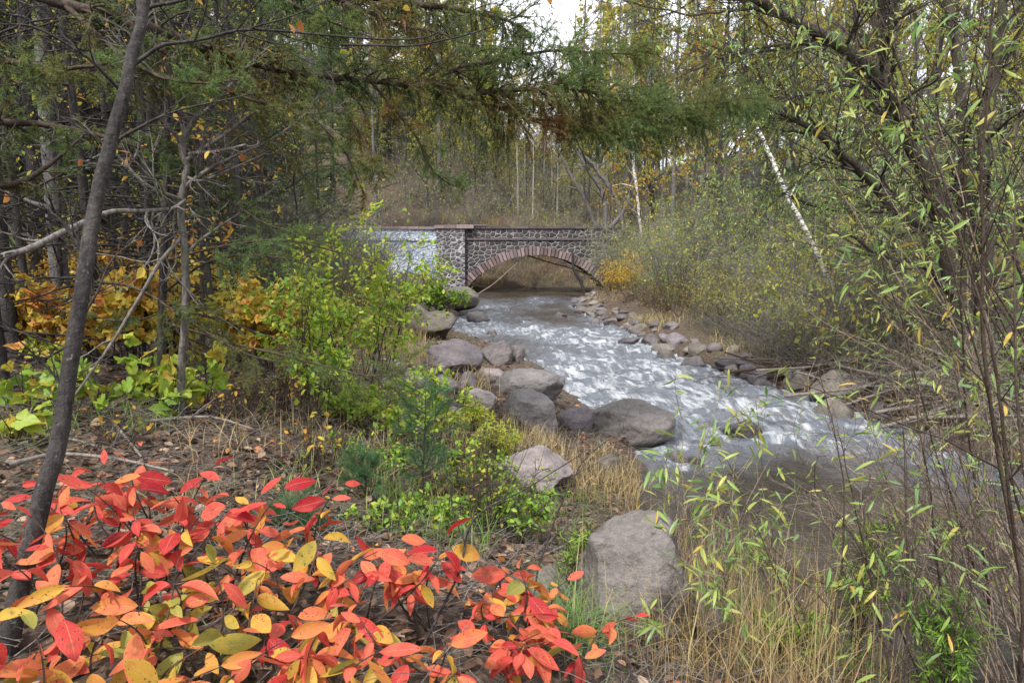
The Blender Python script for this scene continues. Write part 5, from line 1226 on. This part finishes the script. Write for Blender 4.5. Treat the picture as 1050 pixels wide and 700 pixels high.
# --- bare willow stems close by on the right
def willow_clump(lab, px, Y, targets, seed, nleaf, tops=True):
    g = np.random.default_rng(seed)
    b = below(px, 650, Y)
    t = thing('willow_clump', lab, 'bush', b, 'near willow clumps at the right')
    ps, rs = [], []
    for (tx, ty, tY, r) in targets:
        e = P(tx, ty, tY); sx_ = .10 if Y < 2.45 or Y > 5 else .30; st = b + np.array((g.normal(0, sx_), g.normal(0, sx_), 0)); st[2] = max(ground(st[0], st[1]), -.15) - .06
        d = e - st; L = np.linalg.norm(d)
        s = np.linspace(0, 1, 22)[:, None]
        bow = norm(np.cross(d, g.normal(size=3))) * L * g.uniform(.02, .09)
        p = st * (1 - s) + e * s + bow * np.sin(s * PI) + np.array((0, 0, .05 * L)) * np.sin(s * PI)
        sd = g.integers(0, 300); p[:, 0] += (.012 * L * pnoise(s[:, 0] * 7 + sd, s[:, 0] * 0)); p[:, 2] += (.01 * L * pnoise(s[:, 0] * 7 + sd, s[:, 0] * 0 + 9))
        ps.append(p); rs.append(r * (1 - .72 * s[:, 0]))
    L, R = np.array(ps), np.array(rs)
    mb = MB(); tubes(mb, L, R, 6)
    A, RA, _ = grow(g, L, R, 7, .26, (38, 10), (.25, 1), .25, .10, 8, .55, .35, .3, .0016); tubes(mb, A, RA, 4)
    B, RB, _ = grow(g, A, RA, 2, .5, (38, 10), (.2, 1), .1, .12, 5, .7, .5, .3, .0012); tubes(mb, B, RB, 3)
    mb.build('stems', M['bark_brown'] if seed % 2 else M['bark_stem'], t)
    mb = MB(); T = np.concatenate([A[:, ::1]])
    lz = 1.05 if seed in (605, 604) else (.8 if seed == 606 else .95)
    leafy(mb, g, A, int(nleaf * .55), (.06 * lz, .11 * lz), LEAF_NARROW, (.58, .25), .8, .45, .25, width=1.15); leafy(mb, g, B, int(nleaf * .45), (.05 * lz, .095 * lz), LEAF_NARROW, (.58, .28), .8, .45, .1, width=1.15)
    mb.build('leaves', M['willow'], t)
g_ = np.random.default_rng(99)
def fan(n, x0, x1, y0, y1, Y0, Y1, r0, r1): return [(g_.uniform(x0, x1), g_.uniform(y0, y1), g_.uniform(Y0, Y1), g_.uniform(r0, r1)) for _ in range(n)]
willow_clump('bare willow clump in the right corner with a straight dark stem up the right edge', 1062, 2.5, [(1030, -60, 2.5, .011), (1042, 200, 2.5, .009), (886, -10, 2.8, .0085)] + fan(9, 880, 1030, 280, 480, 2.7, 3.4, .0025, .005), 601, 70)
willow_clump('willow clump with many tan stems leaning left over the dark water', 1120, 2.9, fan(32, 790, 1030, 320, 540, 2.9, 4.2, .0025, .006), 602, 130)
willow_clump('willow clump with thin dark upright stems behind the golden reeds', 905, 2.9, [(840, 380, 3.0, .006), (858, 440, 2.9, .006), (920, 300, 3.1, .006), (745, 470, 3.0, .005)] + fan(8, 730, 930, 440, 600, 2.8, 3.6, .0025, .005), 603, 150)
willow_clump('willow shoots with green leaves in front of the long low boulder', 790, 3.3, [(745, 395, 3.4, .004), (700, 430, 3.2, .0035), (680, 470, 3.1, .003), (775, 410, 3.3, .004), (720, 455, 3.4, .0035), (762, 430, 3.5, .004), (790, 470, 3.3, .0035), (700, 470, 3.4, .003), (735, 500, 3.2, .003), (770, 520, 3.2, .003)], 604, 330)
willow_clump('tall willow clump with grey green leaves hanging over the top right corner', 1230, 3.5, [(960, 0, 3.2, .008), (900, 30, 3.3, .007), (1000, 60, 3.3, .007), (1010, -40, 3.2, .008), (860, 120, 3.5, .006), (940, 130, 3.4, .006), (1040, 100, 3.3, .007), (840, 250, 3.8, .007), (900, 240, 3.6, .008), (980, 200, 3.5, .008), (880, -20, 3.3, .007), (1080, 40, 3.2, .007), (820, 60, 3.6, .008)], 605, 1000)
willow_clump('willow clump at the right waterline with leaves before the thicket', 990, 8.2, [(830, 150, 8, .015), (860, 200, 8, .013), (800, 230, 8.2, .012), (900, 180, 8, .014), (940, 240, 8, .012), (1010, 200, 8, .014), (870, 280, 8.2, .010), (780, 290, 8.4, .010), (820, 330, 8.4, .009), (1040, 260, 7.8, .012), (960, 120, 8, .015)], 606, 800)
willow_clump('willow clump on the right bank edge bending upstream', 1120, 5.6, [(960, 120, 5.6, .012), (900, 200, 5.8, .010), (1000, 60, 5.6, .012), (930, 300, 6, .009), (870, 330, 6.2, .008), (1030, 150, 5.5, .012), (1000, 280, 5.6, .010), (960, 380, 5.8, .008)], 607, 500)
willow_clump('willow shoots with long green leaves among the near reeds', 745, 2.7, [(722, 560, 2.7, .003), (730, 520, 2.8, .0035), (758, 540, 2.7, .003), (740, 600, 2.6, .003), (760, 500, 2.9, .0035), (735, 580, 2.6, .003)], 608, 130)
willow_clump('thin willow shoots at the lower right with green leaf sprays', 1040, 2.5, fan(12, 800, 1040, 420, 600, 2.4, 2.9, .002, .004), 609, 170)
willow_clump('bare thin stems crossing low over the right water', 1130, 3.6, fan(32, 780, 1030, 380, 540, 3.4, 4.8, .003, .006), 610, 90)
# two dark twigs rising from the lower middle
for k, (pix, lab) in enumerate([([(420, 690, 2.0), (468, 590, 2.1), (488, 530, 2.15), (540, 500, 2.2), (600, 462, 2.3)], 'dark bare shoot slanting up in front of the coral leaves'), ([(552, 580, 2.9), (575, 520, 3.0), (600, 470, 3.1), (640, 440, 3.2)], 'dark bare shoot slanting over the left side of the largest boulder')]):
    g = np.random.default_rng(620 + k); L, R = limb(g, pix, .005, .0015); mb = MB()
    e = L[0, 0]; L = np.concatenate([np.array([[(e[0] - .03, e[1], ground(e[0], e[1]) - .03)]]), L], 1); R = np.concatenate([R[:, :1], R], 1)
    tubes(mb, L, R, 6); A, RA, _ = grow(g, L, R, 7, .28, (42, 10), (.3, 1), .2, .12, 6, .6, .4, .3, .0012); tubes(mb, A, RA, 4)
    whole('bare_shoot', mb, M['bark_dark'], lab, 'shoot', 'bare shoots of the near bank', L[0, 0])

# --- white birches, logs and driftwood
def stick(name, pix, r0, r1, mat, lab, cat, group=None, twigs=6, seed=0, wob=.03):
    g = np.random.default_rng(seed); L, R = limb(g, pix, r0, r1, 26, wob); mb = MB(); tubes(mb, L, R, 9, closed=True)
    if twigs: A, RA, _ = grow(g, L, R, twigs, .25, (45, 12), (.25, 1), .1, .15, 6, .4, .4, .3, .003); tubes(mb, A, RA, 4)
    return whole(name, mb, M[mat], lab, cat, group, L[0, 0])
def gp(px, py, Y, dz=0.0):
    p = P(px, py, Y); return p
b = below(657, 262, 34)
stick('birch_tree', [(659, 268, 34), (657, 240, 34), (654, 205, 34), (650, 170, 34), (648, 130, 34), (647, 90, 34)], .085, .05, 'bark_birch', 'thin white birch trunk standing right of the bridge end', 'tree', None, 10, 701, .05)
stick('leaning_birch', [(862, 318, 15.5), (850, 290, 15.5), (838, 260, 15.5), (800, 185, 15.8), (777, 130, 16)], .075, .045, 'bark_birch', 'broken white birch trunk leaning left in the right thicket', 'tree', None, 5, 702, .05)
stick('fallen_log', [(484, 305, 37), (505, 292, 38), (522, 277, 39), (531, 269, 39.3)], .032, .018, 'bark_stem', 'pale log leaning up into the arch from the left shore', 'log', 'dead wood at the arch', 3, 703)
stick('fallen_log', [(541, 262, 41), (560, 268, 41), (585, 275, 41), (602, 281, 41)], .045, .03, 'wood_silver', 'thin log lying across the arch opening', 'log', 'dead wood at the arch', 3, 704)
stick('dead_snag', [(602, 309, 36), (596, 290, 36), (588, 275, 36), (587, 256, 36)], .10, .06, 'bark_dark', 'dark broken snag standing in the water below the right of the arch', 'snag', 'dead wood at the arch', 4, 705)
for k, pix in enumerate([[(625, 235, 37), (640, 215, 37), (650, 180, 37), (640, 140, 37)], [(612, 235, 42), (600, 205, 42), (585, 180, 42), (570, 150, 42)], [(640, 240, 37), (632, 205, 37), (612, 175, 37), (590, 150, 37)], [(622, 238, 40), (618, 200, 40), (600, 170, 40), (575, 130, 40)]]):
    stick('leaning_tree', pix, .14, .07, 'bark_grey', ['dark trunk rising right from behind the bridge end', 'grey trunk leaning left behind the bridge parapet', 'middle leaning trunk over the bridge end', 'thin leaning trunk between its neighbours over the bridge end'][k], 'tree', 'leaning trunks at the bridge end', 12, 710 + k, .08)
stick('fallen_branch', [(448, 352, 13.2), (458, 350, 13.0), (470, 358, 12.9), (478, 372, 12.8)], .022, .012, 'wood_silver', 'pale dead branch lying on the wide flat purplish boulder', 'branch', None, 2, 721)
for k, (pix, lab) in enumerate([([(12, 462, 4.4), (60, 452, 4.6), (130, 470, 4.5)], 'grey stick lying under the lime leaves at the left'), ([(95, 415, 4.9), (120, 445, 4.5), (146, 478, 4.2)], 'grey stick slanting down the bare bank'), ([(150, 445, 4.6), (215, 440, 4.8), (260, 452, 4.9)], 'thin stick lying on the leaf litter below the orange bush'), ([(10, 500, 3.6), (60, 487, 3.7), (120, 492, 3.8), (180, 505, 3.7)], 'long thin stick lying behind the red leaves')]):
    q = []
    for (px, py, Y) in pix: h = on_ground(px, py); q.append(h + (0, 0, .02 + .03 * k))
    g = np.random.default_rng(725 + k); p = spline(q, 20); s = np.linspace(0, 1, 20); mb = MB()
    L, R = p[None], (.014 - .008 * s)[None]; tubes(mb, L, R, 6); A, RA, _ = grow(g, L, R, 5, .3, (45, 12), (.2, 1), .3, .15, 6, .5, .4, .3, .002); tubes(mb, A, RA, 4)
    whole('fallen_branch', mb, M['wood_silver'], lab, 'branch', 'fallen sticks on the left floor', p[0])
# driftwood on the right bank
g = np.random.default_rng(730); nm = 0
for k in range(64):
    px = g.uniform(770, 1060); f = (px - 770) / 290; py = g.uniform(368 + 22 * f, 392 + 62 * f); h = on_ground(px, py)
    L_ = g.uniform(.7, 2.2); a = g.normal(-.25, .8); d = np.array((math.cos(a), math.sin(a), g.normal(.06, .22)))
    q = np.array([h - d * L_ * .5, h + np.array((0, 0, g.normal(0, .05))), h + d * L_ * .5])
    for i in range(3): q[i, 2] = max(q[i, 2], max(ground(q[i, 0], q[i, 1]), 0) + .03) + .05 + .10 * g.random() * (i != 0)
    p = spline(q, 16); s = np.linspace(0, 1, 16); mb = MB(); r = g.uniform(.008, .027)
    L, R = p[None], (r * (1 - .55 * s))[None]; tubes(mb, L, R, 7, closed=True)
    if k % 3 == 0: A, RA, _ = grow(g, L, R, 4, .4, (40, 12), (.2, 1), .1, .15, 6, .5, .4, .3, .004); tubes(mb, A, RA, 4)
    side = 'upstream end' if px < 860 else ('middle' if px < 960 else 'right end')
    whole('driftwood', mb, M['wood_silver' if k % 3 else 'bark_brown'], ('thick ' if r > .020 else 'thin ') + ('weathered grey' if k % 3 else 'brown') + ' driftwood stick at the %s of the right bank pile' % side, 'driftwood', 'driftwood sticks piled on the right bank', p[0])

# ---------------------------------------------------------------- what nobody could count
def scatter(g, n, x0, x1, y0, y1, keep, power=1.0):
    y = y0 + (y1 - y0) * g.random(n) ** power; x = x0 + (x1 - x0) * g.random(n)
    z = ground_raw(x, y); k = keep(x, y, z); return x[k], y[k], z[k]
g = np.random.default_rng(800)
mb = MB()
for n, box_, sz in ((52000, (-7, 2.6, .6, 8), (.028, .075)), (16000, (-14, 1, 8, 22), (.06, .10)), (12000, (4.5, 14, 3, 20), (.05, .09)), (4000, (3, 14, 20, 38), (.08, .14))):
    x, y, z = scatter(g, n, *box_, lambda x, y, z: (z > .12) & (g.random(len(x)) < .35 + .65 * sst(pnoise(x * 1.1, y * 1.1, 0, 4), -.25, .25)))
    a = g.uniform(0, 6.28, len(x)); d = np.stack([np.cos(a), np.sin(a), g.normal(0, .25, len(x))], 1)
    leaves(mb, g, np.stack([x, y, z + .012 + .02 * g.random(len(x))], 1), d, g.uniform(*sz, len(x)), LEAF_MID if sz[1] < .08 else LEAF_QUAD, np.clip(g.beta(1.1, 1.9, len(x)), 0, 1), 1.0, .38, g.uniform(.7, 1.3, len(x)))
stuff('fallen_leaves', mb, M['litter'], 'brown and rusty fallen leaves covering the forest floor', 'leaf litter')
mb = MB()
for n, box_, ln in ((17000, (-7, 2.6, .6, 8), .26), (1500, (-10, 1, 8, 18), .5), (15000, (4.6, 10, 5, 17), .6)):
    x, y, z = scatter(g, n, *box_, lambda x, y, z: z > .15)
    N = len(x); a = g.uniform(0, 6.28, N); L = ln * g.uniform(.4, 1.4, N); d = np.stack([np.cos(a), np.sin(a), g.normal(.08, .16, N) + (.12 + np.abs(g.normal(0, .35, N))) * (ln == .6)], 1)
    s = np.linspace(0, 1, 5); c = np.stack([x, y, z + .015 + .05 * g.random(N)], 1)
    p = c[:, None] + d[:, None] * (L[:, None] * s[None])[..., None] + (g.normal(size=(N, 1, 3)) * .10 * L[:, None, None]) * (np.sin(s * PI))[None, :, None]
    tubes(mb, p, (g.uniform(.0010, .0032, N) * (2.2 if ln > .4 else 1))[:, None] * np.linspace(1, .5, 5)[None], 3)
stuff('fallen_twigs', mb, M['bark_dead'], 'thin dead twigs strewn over both banks', 'twigs')
def grassfield(mb, clumps, n_each, h, w, lean, tint, rad):
    for (x, y) in clumps:
        n = int(n_each * g.uniform(.6, 1.3)); bx = x + g.normal(0, rad, n); by = y + g.normal(0, rad, n); z = ground_raw(bx, by)
        k = z > .0; bx, by, z = bx[k], by[k], z[k]
        blades(mb, g, np.stack([bx, by, z - .02], 1), h * g.uniform(.5, 1.15, len(bx)), w * g.uniform(.6, 1.2, len(bx)), np.abs(g.normal(lean, .25, len(bx))), np.clip(g.normal(tint, .2, len(bx)), 0, 1))
def spots(lst):
    o = []
    for px, py, n, s in lst:
        c = on_ground(px, py)
        for _ in range(n): o.append((c[0] + g.normal(0, s), c[1] + g.normal(0, s)))
    return o
mb = MB()
grassfield(mb, spots([(620, 510, 12, .28), (660, 525, 8, .2), (600, 490, 8, .3), (575, 470, 6, .3), (545, 450, 6, .25)]), 48, .27, .005, .45, .5, .12)
grassfield(mb, spots([(760, 720, 6, .14), (800, 715, 7, .16), (785, 680, 6, .16), (835, 690, 6, .18), (865, 680, 4, .15), (810, 650, 5, .16), (765, 680, 6, .11), (690, 690, 5, .12), (730, 700, 6, .14)]), 17, .48, .0034, .45, .42, .13)
grassfield(mb, spots([(780, 700, 6, .2), (830, 700, 6, .2), (740, 690, 4, .15), (870, 690, 4, .2)]), 12, .85, .0036, .22, .5, .14)
grassfield(mb, spots([(705, 600, 5, .2), (740, 620, 7, .2), (780, 620, 7, .25), (830, 640, 7, .25), (690, 560, 4, .15), (860, 620, 5, .2)]), 11, .62, .0038, .22, .45, .13)
grassfield(mb, spots([(350, 450, 7, .5), (300, 470, 6, .4), (470, 470, 8, .3), (430, 500, 6, .3), (250, 480, 4, .3)]), 26, .30, .0045, .5, .5, .12)
grassfield(mb, spots([(400, 360, 9, .6), (390, 340, 12, .9), (350, 330, 10, 1.2)]), 50, .4, .011, .4, .7, .2)
grassfield(mb, spots([(620, 305, 20, 2.0), (680, 335, 20, 1.3), (740, 362, 8, 1.0), (800, 375, 8, .9), (880, 385, 8, .8), (960, 420, 6, .6)]), 36, .4, .011, .6, .75, .25)
c_ = [(g.uniform(-3, 7), g.uniform(44.8, 53)) for _ in range(80)]; grassfield(mb, c_, 40, .7, .03, .6, .3, .4)
stuff('dry_grass', mb, M['drygrass'], 'dry golden grass and reeds on the stream banks', 'grass')
mb = MB()
grassfield(mb, spots([(588, 640, 4, .05), (596, 670, 4, .05), (582, 615, 3, .05)]), 40, .26, .0045, .9, .65, .05)
grassfield(mb, spots([(480, 520, 7, .3), (440, 540, 6, .3), (520, 490, 8, .35), (560, 540, 5, .2), (350, 520, 4, .3), (100, 440, 5, .2), (740, 640, 6, .2), (850, 690, 6, .2)]), 40, .26, .005, .5, .45, .10)
stuff('green_grass', mb, M['grass'], 'green sedge and grass in tufts on the near bank', 'grass')
# undergrowth on the farther slopes
mb = MB(); ml = MB()
for n, box_, h in ((14000, (-22, -2.2, 9, 40), .55), (14000, (5, 24, 10, 44), .7), (20000, (-70, 80, 50, 110), 1.2)):
    x, y, z = scatter(g, n, *box_, lambda x, y, z: (z > .35) & (g.random(len(x)) < .25 + .75 * sst(pnoise(x * .4, y * .4, 0, 4), -.3, .3)))
    for rep in range(3):
        N = len(x); q = np.stack([x + g.normal(0, .15 * h, N), y + g.normal(0, .15 * h, N), z - .03], 1)
        blades(mb, g, q, h * g.uniform(.4, 1.3, N), .014 * h * 2, np.abs(g.normal(.5, .3, N)), np.clip(g.normal(.3, .25, N) + .3 * (h > .8), 0, 1))
    for rep in range(3):
        q = np.stack([x + g.normal(0, .35 * h, N), y + g.normal(0, .35 * h, N), z + h * g.uniform(.1, .9, N)], 1)
        leaves(ml, g, q, g.normal(size=(N, 3)), g.uniform(.10, .18, N) * h * 1.2, LEAF_QUAD, np.clip(g.normal(.62, .25, N), 0, 1), .8, .6)
stuff('undergrowth_stalks', mb, M['sage'], 'brown stalks of undergrowth on the wooded slopes', 'undergrowth')
stuff('undergrowth_leaves', ml, M['yellowgreen'], 'yellowish leaves of undergrowth on the wooded slopes', 'undergrowth')
# ---------------------------------------------------------------- done
print('OBJECTS', len(bpy.data.objects), 'FACES', sum(len(o.data.polygons) for o in bpy.data.objects if o.type == 'MESH'), 'UNIQUE', sum(len(m.polygons) for m in bpy.data.meshes))
for l, os_ in LABELS.items():
    if len(os_) > 1 and not all('group' in o for o in os_): print('SAME LABEL', l, len(os_))
    if not 4 <= len(l.split()) <= 16: print('LABEL LENGTH', l)
